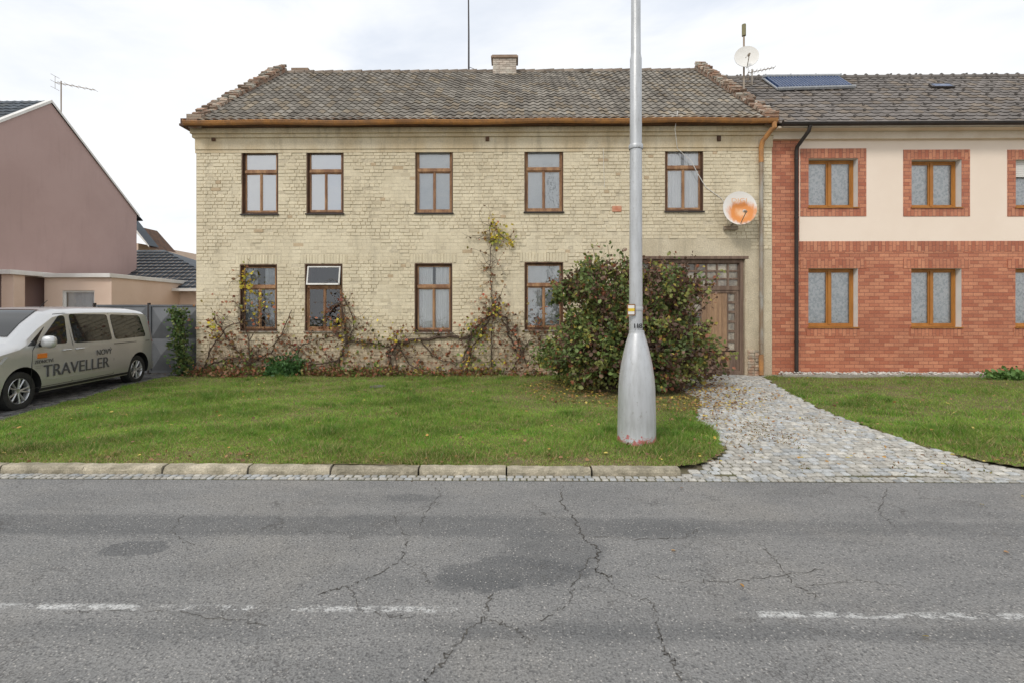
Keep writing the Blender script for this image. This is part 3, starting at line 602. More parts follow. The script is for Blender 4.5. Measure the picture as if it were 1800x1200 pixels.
# gate
mb=MB(); gx0,gx1,gz0_,gz1=gate; gz0_=.10; y=D+.16; gx0+=.01; gx1-=.01; gz1-=.01
strip_frame(mb,gx0,gx1,gz0_,gz1,y-.08,y+.06,.10,1)
mb.box(gx0-.1,gx1+.1,D-.01,D+.02,gz1+.0,gz1+.08,1)
zt=Z(1250,507); mb.box(gx0+.10,gx1-.10,y-.06,y+.05,zt-.05,zt+.05,1)
panes=[]
def panegrid(x0,x1,z0,z1,nx,nz,mat,bar=.035):
    for i in range(nx+1):
        xx=x0+(x1-x0)*i/nx; mb.box(max(xx-bar/2,x0),min(xx+bar/2,x1),y-.02,y+.03,z0,z1,mat)
    for j in range(nz+1):
        zz=z0+(z1-z0)*j/nz; mb.box(x0+.001,x1-.001,y-.017,y+.027,max(zz-bar/2,z0),min(zz+bar/2,z1),mat)
    for i in range(nx):
        for j in range(nz): panes.append((x0+(x1-x0)*i/nx,x0+(x1-x0)*(i+1)/nx,z0+(z1-z0)*j/nz,z0+(z1-z0)*(j+1)/nz))
panegrid(gx0+.10,gx1-.10,zt+.05,gz1-.10,9,3,1,.05)
xm=(gx0+gx1)/2; top=zt-.05; bot=gz0_+.03
for a,b in ((gx0+.105,xm-.006),(xm+.006,gx1-.105)):
    w=b-a; cw=.25; strip_frame(mb,a,b,bot,top,y-.04,y+.04,.07,1,.14)
    kick=bot+.62
    panegrid(a+.07,a+.07+cw,kick,top-.07,1,6,1,.07); panegrid(b-.07-cw,b-.07,kick,top-.07,1,6,1,.07)
    n=5; x0_,x1_=a+.07+cw,b-.07-cw
    for k in range(n):
        p=x0_+(x1_-x0_)*k/n; q=x0_+(x1_-x0_)*(k+1)/n; mb.box(p+.003,q-.003,y-.015+.006*(k%2),y+.02,kick,top-.07,0)
    n=7
    for k in range(n):
        p=a+.07+(w-.14)*k/n; q=a+.07+(w-.14)*(k+1)/n; mb.box(p+.003,q-.003,y-.015+.005*(k%2),y+.02,bot+.14,kick-.03,0 if k%3 else 1)
gt=mb.build('gate_door',[m_wood_gate,m_wood_grey],house,bevel=.004,label='weathered wooden double gate with small glass panes')
m_frost=pm('patterned_pane',(.46,.40,.31),(.22,.19,.16),6,.12,0,.5,25,.01,True,spec=.7)
mb=MB()
for a,b,c,d in panes:
    g=random.uniform(.45,1.25); mb.face([(a,y+.01,c),(b,y+.01+random.uniform(-.004,.004),c),(b,y+.01,d),(a,y+.01,d)],0,(g,g,g))
mb.build('glass',m_frost,gt)
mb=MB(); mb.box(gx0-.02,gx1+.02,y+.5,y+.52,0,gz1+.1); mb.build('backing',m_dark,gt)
mb=MB(); mb.box(xm-.05,xm-.02,y-.09,y-.04,1.1,1.3); mb.tube([(xm-.035,y-.09,1.22),(xm-.14,y-.1,1.21)],.01,6); mb.build('handle',m_darkmetal,gt)
mb=MB(); mb.box(gate[0]-.1,X(1345),D-.25,D+.3,.0,.095); mb.build('threshold',m_concrete,house,bevel=.01)
mb=MB(); Y=YRD+.1; mb.tube([(X(824,Y),Y,RZ-.2),(X(824,Y),Y,Z(824,60,Y)),(X(823,Y),Y,Z(823,-60,Y))],[.035,.03,.022],8); mb.tube([(X(824,Y),Y,Z(824,118,Y)),(X(850,Y),Y,RZ+.02)],.01,5)
mb.build('antenna_mast',m_darkmetal,smooth=True,label='tall thin dark antenna mast on the ridge',cat='antenna')
def dish(c,r,depth,az,el,mats,name,label):
    R=Matrix.Rotation(az,3,'Z')@Matrix.Rotation(el,3,'X')
    rt=root(name,c,label,'satellite dish'); mb=MB(); n=28; rings=9
    def P(rr,a,off): return tuple(R@Vector((rr*math.cos(a)*.94,-depth*(rr/r)**2+off,rr*math.sin(a)))+Vector(c))
    for off,mt in ((0,0),(.012,1)):
        for k in range(rings):
            for a in range(n):
                t0,t1=6.2832*a/n,6.2832*(a+1)/n; r0,r1=r*k/rings+1e-4,r*(k+1)/rings
                mb.face([P(r0,t0,off),P(r1,t0,off),P(r1,t1,off),P(r0,t1,off)],mt)
    mb.build('reflector',mats,rt,smooth=True,angle=60,merge=True)
    mb=MB(); tip=R@Vector((0,-r*1.05,-r*.55))+Vector(c); st=R@Vector((0,0,-r*.98))+Vector(c)
    mb.tube([st,tip],.012,6); q=R@Vector((0,.10,.05))
    mb.tube([tip,tip+q],.03,10); mb.tube([tip+q,tip+q*1.35],.042,10,1); mb.build('feed_arm',[m_greymetal,m_white],rt,smooth=True)
    return rt,R
def rustdish():
    cx,cz=X(1302,D-.4),Z(1302,375,D-.4)
    m,nt,b=nodes('rusty_dish'); p=POS(nt); s=nt.nodes.new('ShaderNodeSeparateXYZ'); nt.links.new(p,s.inputs[0]); n=NOISE(nt,MAP(nt,p,(1,1,.4)),9,5,.7)
    a=M(nt,'DIVIDE',M(nt,'SUBTRACT',s.outputs[0],cx),.36); c=M(nt,'DIVIDE',M(nt,'SUBTRACT',s.outputs[2],cz),.30)
    r=M(nt,'ADD',M(nt,'SQRT',M(nt,'ADD',M(nt,'MULTIPLY',a,a),M(nt,'MULTIPLY',c,c))),M(nt,'MULTIPLY',M(nt,'SUBTRACT',n.outputs[0],.5),.8))
    col=MIX(nt,RAMP(nt,r,1.25,.75),(.80,.77,.72),(.72,.26,.06)); col=MIX(nt,RAMP(nt,r,.55,.1),col,(.82,.50,.28))
    lk(nt,col,b.inputs['Base Color']); b.inputs['Roughness'].default_value=.6; return m
dc=(X(1300,D-.45),D-.42,Z(1300,367,D-.45))
rt,R=dish(dc,.46,.07,math.radians(-6),math.radians(-8),[rustdish(),m_greymetal],'satellite_dish','white satellite dish with orange rust on the facade')
mb=MB(); mb.tube([(dc[0],dc[1]+.03,dc[2]-.02),(dc[0]-.02,D-.2,dc[2]-.3),(dc[0]-.05,D,dc[2]-.42)],.022,8); mb.box(dc[0]-.25,dc[0]+.12,D-.12,D-.02,dc[2]-.5,dc[2]-.4); mb.build('mount',m_greymetal,rt)
m_digi=pm('faded_orange_print',(.86,.42,.18),(.84,.52,.30),6,.6)
Mx=Matrix.Translation((dc[0]-.25,dc[1]-.085,dc[2]+.15))@Matrix.Rotation(math.radians(90),4,'X')
text('DIGI',.16,m_digi,Mx,'lettering',rt,.002,1.35)
Y=D-.03
def cable(pts,r): mb=MB(); mb.tube(pts,r,5); mb.build('cable',m_white,house,smooth=True)
cable([(X(1190,D-.3),D-.36,Z(1190,205)),(X(1180),D-.3,Z(1180,235)),(X(1190),Y,Z(1190,262)),(X(1215),Y,Z(1215,285)),(X(1225),Y,Z(1225,305)),(X(1240),Y,Z(1240,330)),(X(1268),Y,Z(1268,350)),(X(1285),Y-.05,Z(1285,395)),(X(1300),Y-.1,Z(1300,392))],.010)
cable([(X(1060),Y,Z(1060,262)),(X(1062),Y,Z(1062,330))],.006); cable([(X(866),Y-.04,Z(866,228)),(X(864),Y,Z(864,262))],.006)
# ================================================================ RED HOUSE
YB=D+.06; RX0=HX1+.003; RX1=RX0+15.5; rh=root('red_brick_house',(RX0+5,YB,.08),'modern house with red brick tiles and cream plaster','house')
EB=Z(1600,219,YB-.3); RYB=17.4; RZB=Z(1600,137,RYB)
wz=[(1421,1508,279,365),(1602,1690,281,365),(1785,1872,281,365)]; wl=[(1421,1508,472,575),(1602,1690,472,575),(1785,1872,472,575)]
opsB=[(X(a,YB),X(b,YB),Z(a,d,YB),Z(a,c,YB)) for a,b,c,d in wz+wl]
zs=Z(1600,425,YB); zt=Z(1500,247,YB); zb=.1; xs_=X(1405,YB)
mb=MB(); mb.wall(xs_,RX1,zs,zt,YB,opsB[:3],.3,1,2); mb.wall(xs_,RX1,zb,zs,YB,opsB[3:],.3,0,2); mb.wall(RX0,xs_,zb,EB-.1,YB,[],.2,0,0)
mb.face([(RX1,YB,0),(RX1,22,0),(RX1,22,EB),(RX1,RYB,RZB),(RX1,YB,EB)],1); mb.face([(RX0,22,0),(RX0,22,EB),(RX1,22,EB),(RX1,22,0)],1)
mb.build('wall',[m_red,m_cream,m_white],rh)
mb=MB(); sw=.225
sol_h=Z(1600,425,YB)-Z(1600,443,YB)
mb.box(xs_-.0,RX1,YB-.006,YB+.001,zs-sol_h,zs+.012,0)
for i,(a,b,c,d) in enumerate(opsB):
    mb.box(a-sw,b+sw,YB-.012,YB+.001,d+.0,d+.27 if i<3 else d+.26,0)
    if i<3: mb.box(a-sw,b+sw,YB-.012,YB+.001,c-.25,c-.03,0)
    else: mb.box(a-.05,b+.05,YB-.012,YB+.001,c-.25,c-.03,0)
    if i<3: mb.box(a-sw,a,YB-.010,YB+.001,c-.03,d,1); mb.box(b,b+sw,YB-.010,YB+.001,c-.03,d,1)
mb.build('brick_band',[m_redv,m_red],rh)
mb=MB(); mb.box(RX0,RX1,YB-.12,YB+.05,zt,EB-.12); mb.box(RX0,RX1,YB-.38,YB+.05,EB-.12+.002,EB-.06); mb.build('soffit',m_fascia,rh,bevel=.004)
def new_window(o,shutter):
    x0,x1,z0,z1=o; y=YB+.17; mb=MB(); x0+=.004;x1-=.004;z0+=.004;z1-=.004
    strip_frame(mb,x0,x1,z0,z1,y,y+.07,.06,0); xm=(x0+x1)/2
    mb.box(xm-.035,xm+.035,y-.012,y+.06,z0+.06,z1-.06,0)
    for a,b in ((x0+.06,xm-.035),(xm+.035,x1-.06)): strip_frame(mb,a,b,z0+.06,z1-.06,y+.012,y+.05,.04,0)
    w=mb.build('window',m_wood_new,rh,bevel=.006)
    mb=MB()
    for a,b in ((x0+.10,xm-.075),(xm+.075,x1-.10)): mb.face([(a,y+.03,z0+.10),(b,y+.03,z0+.10),(b,y+.03,z1-.10),(a,y+.03,z1-.10)])
    mb.build('glass',m_glass,w)
    mb=MB(); mb.box(x0-.03,x1+.03,YB-.05,y-.002,z0-.03,z0-.003); mb.build('sill',m_wood_new,w,bevel=.003)
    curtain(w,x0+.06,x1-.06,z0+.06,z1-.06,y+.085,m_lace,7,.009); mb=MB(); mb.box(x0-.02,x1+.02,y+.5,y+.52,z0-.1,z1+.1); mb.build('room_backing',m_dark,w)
    if shutter:
        mb=MB()
        for k in range(9): mb.box(x0+.02,x1-.02,y-.06,y-.035,z1-.05*(k+1)+.004,z1-.05*k,0)
        mb.build('roller_shutter',m_white,w,bevel=.004)
for i,o in enumerate(opsB): new_window(o,i==2)
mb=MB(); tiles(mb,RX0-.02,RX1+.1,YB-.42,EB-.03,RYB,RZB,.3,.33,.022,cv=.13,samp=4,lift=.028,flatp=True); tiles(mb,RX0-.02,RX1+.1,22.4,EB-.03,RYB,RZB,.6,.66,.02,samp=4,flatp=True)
kB=(RZB-EB+.03)/(RYB-YB+.42)
for r in range(1,11):
    yy=YB-.42+.46*r; 
    xx=RX0+.2+(.3 if r%2 else 0)
    while xx<RX1:
        zz=EB-.03+kB*(yy-YB+.42); mb.box(xx,xx+.05,yy-.03,yy+.03,zz+.02,zz+.085,0,(.6,.6,.6)); xx+=.9
rfB=mb.build('roof',m_tile_new,rh)
mb=MB(); mb.tube([(RX0,RYB,RZB),(RX1+.1,RYB,RZB)],.1,10); x=RX0+.1
while x<RX1: mb.tube([(x,RYB,RZB+.01),(x+.04,RYB,RZB+.01)],.125,10); x+=.38
mb.build('ridge_tiles',m_tile_new,rfB)
def onroof(px,py,lift=0):
    a=X(px,1.); b=(Z(px,py,1.)-H); z0=EB-.03; Y0=YB-.42
    Y=(z0-kB*Y0-H)/(b-kB); l=math.hypot(1,kB); return Vector((a*Y,Y-lift*kB/l,H+b*Y+lift/l))
def roofpanel(c4,h0,h1,mb,mat,sub=0):
    A=[onroof(*c,h0) for c in c4]; B=[onroof(*c,h0)+Vector((0,-kB,1)).normalized()*(h1-h0) for c in c4]
    mb.face(B,mat)
    for k in range(4): mb.face([A[k],A[(k+1)%4],B[(k+1)%4],B[k]],mat+0)
m_solar,nt,b=nodes('solar_glass'); b.inputs['Base Color'].default_value=(.02,.055,.15,1); b.inputs['Metallic'].default_value=.1
n_=NOISE(nt,POS(nt),4,2); lk(nt,RAMP(nt,n_.outputs[0],.3,.7,.2,.35),b.inputs['Roughness'])
mb=MB(); c4=[(1366,163),(1502,159),(1474,141),(1338,142)]; roofpanel(c4,.06,.10,mb,0)
def lerp4(c,u,v): return [(c[0][i]*(1-u)+c[1][i]*u)*(1-v)+(c[3][i]*(1-u)+c[2][i]*u)*v for i in (0,1)]
roofpanel([lerp4(c4,.02,.05),lerp4(c4,.98,.05),lerp4(c4,.98,.95),lerp4(c4,.02,.95)],.10,.105,mb,1)
for k in range(24):
    u0=.03+.94*k/24; a=onroof(*lerp4(c4,u0+.015,.06),.14); b_=onroof(*lerp4(c4,u0+.015,.92),.14); mb.tube([a,b_],.028,6,1)
a=onroof(*lerp4(c4,0,.97),.15); b_=onroof(*lerp4(c4,1,.97),.15); mb.tube([a,b_],.06,8,0)
a=onroof(*lerp4(c4,0,.03),.12); b_=onroof(*lerp4(c4,1,.03),.12); mb.tube([a,b_],.035,6,0)
mb.build('solar_panel',[m_steel,m_solar],label='tubular solar collector mounted on tiled roof',cat='solar panel')
mb=MB(); roofpanel([(1636,158),(1677,158),(1668,153),(1630,153)],.03,.1,mb,0); roofpanel([(1641,157.3),(1672,157.3),(1665,153.7),(1634,153.7)],.1,.105,mb,1); mb.build('skylight',[m_darkmetal,m_solar],rfB)
mb=MB(); gy=YB-.5; gzz=EB-.03
for k in range(8):
    a=math.pi+math.pi*k/8; c=math.pi+math.pi*(k+1)/8; mb.face([(RX0+.05,gy+.075*math.cos(a),gzz+.075*math.sin(a)),(RX1,gy+.075*math.cos(a),gzz+.075*math.sin(a)),(RX1,gy+.075*math.cos(c),gzz+.075*math.sin(c)),(RX0+.05,gy+.075*math.cos(c),gzz+.075*math.sin(c))])
mb.tube([(RX0+.05,gy-.075,gzz),(RX1,gy-.075,gzz)],.012,6); mb.lathe([(.001,0),(.075,0)],(RX0+.05,gy,gzz),14,0,'x'); mb.build('gutter',m_darkmetal,rh,smooth=True)
mb=MB(); px_=X(1400,YB-.08); mb.tube([(px_+.12,gy,gzz-.06),(px_+.1,gy+.03,gzz-.2),(px_,YB-.12,gzz-.5),(px_,YB-.08,gzz-.6),(px_,YB-.08,.12)],.05,12)
for q in (1.,2.6,4.4,6.): mb.tube([(px_,YB-.08,q),(px_,YB-.08,q+.04)],.06,12)
mb.build('downpipe',m_darkmetal,rh,smooth=True)
mb=MB(); mb.box(RX0+.1,RX1,YB-.42,YB-.34,.02,.16); mb.box(RX0+.0,RX1,YB-.34,YB,.02,.11); mb.build('plinth_border',m_concrete,rh,bevel=.01)
V=[];Fc=[];Cc=[];c=0
for _ in range(1500):
    x=random.uniform(RX0+.15,RX1-1); y=YB-.36+random.random()*.34; r=random.uniform(.025,.055); z=.13+random.uniform(0,.06)
    ph=random.random()*6
    pts=[(0,0,-1)]+[(math.cos(ph+a*1.047),math.sin(ph+a*1.047),random.uniform(-.2,.3)) for a in range(6)]+[(0,0,.8)]
    V+= [(x+p[0]*r*random.uniform(.8,1.2),y+p[1]*r,z+p[2]*r*.7) for p in pts]
    for a in range(6): b_=(a+1)%6; Fc+=[(c,c+1+b_,c+1+a),(c+7,c+1+a,c+1+b_)]
    g=random.uniform(.75,1.15); Cc+=[(g,g*.98,g*.94)]*12; c+=8
fastmesh('white_gravel',V,Fc,np.array(Cc),pm('white_stone',(.76,.74,.70),None,9,.8,0,.3,60,.004,True),kind='stuff',label='strip of white stones along the house base',cat='gravel')
Yq=14.9; dc2=(X(1309,Yq),Yq-.1,Z(1309,105,Yq)); rt,_=dish(dc2,.37,.06,math.radians(-14),math.radians(-14),[m_white,m_greymetal],'satellite_dish','white satellite dish on a mast above the roof')
mb=MB(); mb.tube([(dc2[0]+.0,Yq+.05,Z(1309,175,Yq)),(dc2[0],Yq+.05,Z(1309,55,Yq))],.028,8); mb.tube([(dc2[0],Yq+.05,Z(1309,62,Yq)),(dc2[0],Yq+.05,Z(1309,42,Yq))],.06,10,1); mb.tube([(dc2[0],Yq+.05,dc2[2]),dc2],.03,6); mb.build('mast',[m_greymetal,pm('feed',(.3,.27,.15))],rt,smooth=True)
def yagi(base,top,boomv,n,el,name,label):
    mb=MB(); base=Vector(base); top=Vector(top); bv=Vector(boomv); mb.tube([base,top],.022,6)
    s=top-Vector((0,0,.1))-bv*.15; mb.tube([s,s+bv],.014,5); side=bv.cross(Vector((0,0,1))).normalized()
    for k in range(n):
        p=s+bv*(k/(n-1)); l=el*(1-.4*k/n); mb.tube([p-side*l,p+side*l],.007,4); 
    p=s; mb.tube([p+Vector((0,0,.25)),p-Vector((0,0,.25))],.008,4); mb.tube([p+side*.2+Vector((0,0,.25)),p-side*.2+Vector((0,0,.25))],.007,4); mb.tube([p+side*.2-Vector((0,0,.25)),p-side*.2-Vector((0,0,.25))],.007,4)
    mb.build(name,m_greymetal,label=label,cat='antenna')
yagi((X(1322,16),16,Z(1322,150,16)),(X(1322,16),16,Z(1322,122,16)),(.8,-.1,.12),8,.18,'television_antenna','small television antenna on grey tiled roof')
# ================================================================ LEFT HOUSES
PX=-18.1; Yc=18.75; zR=Z(80,181,Yc*1.0); Yb_=23.1; zE=Z(232,376,Yb_); Yf_=Yc-(Yb_-Yc)
ph=root('gabled_house',(PX-5,Yc,0),'tall gabled house with blank mauve rendered side wall','house')
mb=MB(); mb.face([(PX,Yf_,-.02),(PX,Yb_,-.02),(PX,Yb_,zE),(PX,Yc,zR),(PX,Yf_,zE)]); mb.face([(PX,Yb_,-.02),(PX-10,Yb_,-.02),(PX-10,Yb_,zE),(PX,Yb_,zE)])
mb.face([(PX-10,Yf_,-.02),(PX,Yf_,-.02),(PX,Yf_,zE),(PX-10,Yf_,zE)]); mb.face([(PX-10,Yf_,-.02),(PX-10,Yf_,zE),(PX-10,Yc,zR),(PX-10,Yb_,zE),(PX-10,Yb_,-.02)]); mb.build('wall',m_pink,ph)
mb=MB(); tiles(mb,PX-10.1,PX-.02,Yf_-.4,zE-.28,Yc,zR+.05,.3,.35,.03); tiles(mb,PX-10.1,PX-.02,Yb_+.4,zE-.28,Yc,zR+.05,.3,.35,.03); mb.build('roof',m_tile_dark,ph)
mb=MB()
for ys in (Yf_-.4,Yb_+.12):
    zz=zE-.28 if ys<Yc else zE-.08
    mb.face([(PX+.06,ys,zz+.03),(PX+.06,Yc,zR+.11),(PX-.15,Yc,zR+.11),(PX-.15,ys,zz+.03)]); mb.face([(PX+.06,ys,zz+.03),(PX+.06,Yc,zR+.11),(PX+.06,Yc,zR-.0),(PX+.06,ys,zz-.08)])
mb.build('verge_trim',m_white,ph)
yagi((PX-.1,19.3,zR-.6),(PX-.1,19.3,Z(98,143,19.3)),(1.55,.1,-.28),7,.22,'television_antenna','television antenna on a thin mast at the gable')
Ye=17.9; ex=root('annex',(X(130,Ye),Ye,0),'single-storey peach rendered annex with white flat roof edge','annex')
zr=Z(130,486,Ye); wx0,wx1=X(110,Ye),X(166,Ye); wza,wzb=Z(130,560,Ye),Z(130,511,Ye)
mb=MB(); mb.wall(X(78,Ye),X(196,Ye),-.02,zr-.05,Ye,[(wx0,wx1,wza,wzb)],.15,0,1); mb.face([(X(196,Ye),Ye,-.02),(X(196,Ye),22,-.02),(X(196,Ye),22,zr-.05),(X(196,Ye),Ye,zr-.05)])
mb.face([(X(78,Ye),Ye,-.02),(X(78,Ye),Ye+1.4,-.02),(X(78,Ye),Ye+1.4,zr),(X(78,Ye),Ye,zr)]); mb.face([(-30,Ye+1.2,-.02),(X(78,Ye),Ye+1.2,-.02),(X(78,Ye),Ye+1.2,zr),(-30,Ye+1.2,zr)])
mb.build('wall',[m_peach,m_white],ex)
mb=MB(); mb.box(X(74,Ye),X(199,Ye),Ye-.15,22,zr-.05,zr+.1); mb.box(-30,X(82,Ye),16.6,Ye+1.2,zr-.02,zr+.14); mb.build('flat_roof',m_white,ex,bevel=.01)
for pa,pb in ((2,24),(-160,-138)):
    mb=MB(); mb.box(X(pa,16.8),X(pb,16.8),16.8,17.2,-.02,zr-.02); mb.build('porch_pillar',m_peach,ex,bevel=.01)
mb=MB(); strip_frame(mb,wx0,wx1,wza,wzb,Ye+.06,Ye+.12,.07); w=mb.build('window',m_white,ex,bevel=.005); mb=MB(); mb.face([(wx0+.07,Ye+.09,wza+.07),(wx1-.07,Ye+.09,wza+.07),(wx1-.07,Ye+.09,wzb-.07),(wx0+.07,Ye+.09,wzb-.07)]); mb.build('glass',m_glass_mid,w); curtain(w,wx0+.05,wx1-.05,wza+.05,wzb-.05,Ye+.2,m_curtain_g,4,.02)
mb=MB(); a,b_=X(34,19.1),X(62,19.1); strip_frame(mb,a,b_,0.05,Z(40,525,19.1),19.04,19.1,.08); mb.box(a+.08,b_-.08,19.06,19.09,.1,Z(40,528,19.1),1); mb.build('door',[m_wood_dark,m_solar],ex)
Yh=21.6; gh=root('grey_roofed_house',(X(300,Yh),Yh,0),'low peach house with anthracite tiled roof','house')
xa_,xb_=X(196,Yh),X(430,Yh); ze=Z(280,509,Yh); ox0,ox1,oz0,oz1=X(210,Yh),X(262,Yh),Z(230,532,Yh),Z(230,514,Yh)
mb=MB(); mb.wall(xa_,xb_,-.02,ze,Yh,[(ox0,ox1,oz0,oz1)],.2,0,0); mb.face([(xb_,Yh,-.02),(xb_,28,-.02),(xb_,28,ze),(xb_,Yh,ze)]); mb.build('wall',m_peach,gh)
mb=MB(); strip_frame(mb,ox0,ox1,oz0,oz1,Yh+.05,Yh+.1,.06); mb.box(ox0+.06,ox1-.06,Yh+.09,Yh+.1,oz0+.06,oz1-.06,1); mb.build('window',[m_wood_dark,m_solar],gh)
zr2=Z(260,440,25.2); mb=MB(); xc=X(288,25.2); Ya=Yh-.4
rows=13; xe=X(352,Ya)+1.6
for k in range(rows):
    u0,u1=k/rows,(k+1)/rows; ya=Ya+(25.2-Ya)*u0; yb2=Ya+(25.2-Ya)*u1; za=ze-.08+(zr2-ze+.08)*u0; zb2=ze-.08+(zr2-ze+.08)*u1
    xr0=xe+(xc-xe)*u0; xr1=xe+(xc-xe)*u1; xx=xa_-3
    while xx<xr0:
        x2=min(xx+.28,xr0); g=random.uniform(.8,1.15); mb.face([(xx,ya,za+.045),(x2-.02,ya,za+.05),(min(x2,xr1+.01) if xr1<x2 else x2-.02,yb2,zb2+.01),(min(xx,xr1),yb2,zb2)],0,(g,g,g)); mb.face([(xx,ya,za-.01),(x2,ya,za-.01),(x2,ya,za+.048),(xx,ya,za+.048)],0,(.4,.4,.4)); xx+=.28
mb.face([(xe,Ya,ze-.08),(xe,29,ze-.08),(xc,25.2,zr2)],0)
mb.build('roof',m_tile_dark,gh)
mb=MB(); mb.box(xa_-.5,xb_+.2,Yh-.5,Yh-.4,ze-.1,ze+.02); mb.build('gutter',m_white,gh)
fh=root('far_house',(X(180,32),34,0),'distant house with brown timber eaves','house')
mb=MB(); Y=32; xr=X(243,Y); mb.box(xr-12,xr,Y,Y+8,-.02,Z(240,428,Y)); mb.build('wall',m_peach,fh)
mb=MB(); xr2=X(262,Y-.6); za,zb_=Z(225,385,Y-.6),Z(262,432,Y-.6); xl=X(225,Y-.6)
mb.face([(xl,Y-.6,za),(xr2,Y-.6,zb_),(xr2,Y+.3,zb_),(xl,Y+.3,za)],0); mb.face([(xl,Y-.61,za-.3),(xr2,Y-.61,zb_-.12),(xr2,Y-.61,zb_),(xl,Y-.61,za)],1); mb.face([(xl,Y-.5,za-.35),(xr2,Y-.5,zb_-.15),(xr2,Y+2,zb_-.15),(xl,Y+2,za-.35)],2); mb.build('roof',[m_tile_dark,m_white,m_wood_dark],fh)
Yg=13.6; gx0,gx1=X(170,Yg),HX0-.02; zt=Z(280,536,Yg)
gtm=pm('grey_sheet_metal',(.13,.135,.14),(.16,.165,.17),2,.45,.3,.1,fine=.04)
gr=root('metal_gate',((gx0+gx1)/2,Yg,.08),'dark grey sheet metal yard gate with pressed diamond panels','gate')
mid=X(262,Yg)
for a,b_ in ((gx0,mid-.02),(mid+.02,gx1)):
    mb=MB(); strip_frame(mb,a,b_,.12,zt,Yg-.03,Yg+.03,.05); nx=2; nz=2
    for i in range(nx):
        for j in range(nz):
            x0,x1=a+.05+(b_-a-.1)*i/nx,a+.05+(b_-a-.1)*(i+1)/nx; z0,z1=.17+(zt-.22)*j/nz,.17+(zt-.22)*(j+1)/nz; c=((x0+x1)/2,Yg-.08,(z0+z1)/2); q=[(x0,Yg,z0),(x1,Yg,z0),(x1,Yg,z1),(x0,Yg,z1)]
            for k in range(4): mb.face([q[k],q[(k+1)%4],c])
    mb.build('gate_leaf',gtm,gr)
for xx in (mid,gx0-.06): mb=MB(); mb.box(xx-.02,xx+.02,Yg-.04,Yg+.04,.05,zt+.05); mb.build('gate_post',m_darkmetal,gr)
# ================================================================ STREET POLE
Px,Py=G(1119,776,.09); pr=root('lamp_post',(Px,Py,.07),'silver painted steel lamp post with swollen base on the verge','lamp post')
def polemat():
    m,nt,b=nodes('silver_paint'); p=POS(nt); s=nt.nodes.new('ShaderNodeSeparateXYZ'); nt.links.new(p,s.inputs[0]); n=NOISE(nt,p,9,6,.7); n2=NOISE(nt,MAP(nt,p,(3,3,.5)),5,5,.65); n3=NOISE(nt,MAP(nt,p,(1,1,.5)),26,4,.7)
    col=MIX(nt,RAMP(nt,n2.outputs[0],.35,.7),(.54,.55,.56),(.44,.445,.445))
    col=MIX(nt,RAMP(nt,n3.outputs[0],.60,.70,0,.55),col,(.27,.25,.22))
    col=MIX(nt,M(nt,'MULTIPLY',RAMP(nt,M(nt,'ADD',n.outputs[0],M(nt,'MULTIPLY',s.outputs[2],-1.3)),.27,.33),.85),col,(.5,.10,.09))
    lk(nt,col,b.inputs['Base Color']); b.inputs['Roughness'].default_value=.42; b.inputs['Metallic'].default_value=.35; BUMP(nt,n.outputs[0],.3,.01,b); return m
mp=polemat(); mb=MB()
mb.lathe([(.001,-.05),(.262,-.05),(.262,.0),(.258,.03),(.25,.05),(.248,.3),(.243,.55),(.238,.75),(.225,.9),(.203,1.05),(.172,1.2),(.143,1.32),(.12,1.4),(.104,1.45),(.10,1.46),(.10,1.49),(.088,1.5)],(Px,Py,.07),40); mb.build('pole_base',mp,pr,smooth=True,angle=50,label='swollen cast pole base with red paint traces')
mb=MB(); mb.lathe([(.088,1.49),(.088,1.7),(.083,2.6),(.081,3.3),(.078,4.25),(.076,5.1),(.072,5.12),(.064,5.16),(.062,5.6),(.058,7.8),(.001,7.8)],(Px-.01,Py,.07),28)
for zz in (1.75,3.9): mb.lathe([(.09,0),(.093,.01),(.093,.05),(.089,.06)],(Px-.01,Py,.07+zz),28)
mb.build('shaft',mp,pr,smooth=True,angle=60)
text('118',.085,m_black,Matrix.Translation((Px-.075,Py-.108,1.60-.0))@Matrix.Rotation(math.radians(90),4,'X'),'lettering',pr,.008,.95)
mb=MB(); zc_=Z(1106,545,Py); x0=X(1099,Py); 
mb.box(x0,x0+.105,Py-.112,Py-.10,zc_-.075,zc_+.075,0); mb.box(x0+.012,x0+.093,Py-.115,Py-.112,zc_-.06,zc_+.06,1); mb.box(x0+.012,x0+.093,Py-.118,Py-.115,zc_-.02,zc_+.02,2)
mb.build('trail_marker',[pm('marker_brown',(.3,.15,.06)),m_white,pm('marker_yellow',(.85,.6,.05),None,3,.5)],pr)
# ================================================================ BUSH
BX,BY=2.60,11.15
br=root('shrub',(BX,BY,.08),'large rounded shrub with green and purple autumn leaves','shrub')
RXb,RYb,Hb=1.95,1.4,2.85
def bshape(v):
    return (math.sin(min(1,v*1.15+.22)*math.pi*.93)**.55 if v<.72 else math.sqrt(max(0,1-((v-.45)/.57)**2))*1.03)
P=[];C=[];S=[];A=[]; mb=MB()
def leafcol(v,th):
    purple=random.random()<(.20+.45*v+(.14 if math.cos(th)>0 else -.08))
    bc=np.array([.18,.11,.08]) if purple else np.array([.15,.205,.065])
    if random.random()<.22: bc=np.array([.27,.29,.09])
    return bc*random.uniform(.6,1.45)
def addl(pts,sz,ax,bc):
    m=len(pts); P.append(pts); S.append(sz); A.append(np.tile(ax,(m,1))); cl=bc*(.7+.6*rng.random((m,1)))
    red=rng.random(m)<.06; cl[red]=[.36,.14,.08]; yl=rng.random(m)<.05; cl[yl]=[.5,.4,.09]; C.append(cl)
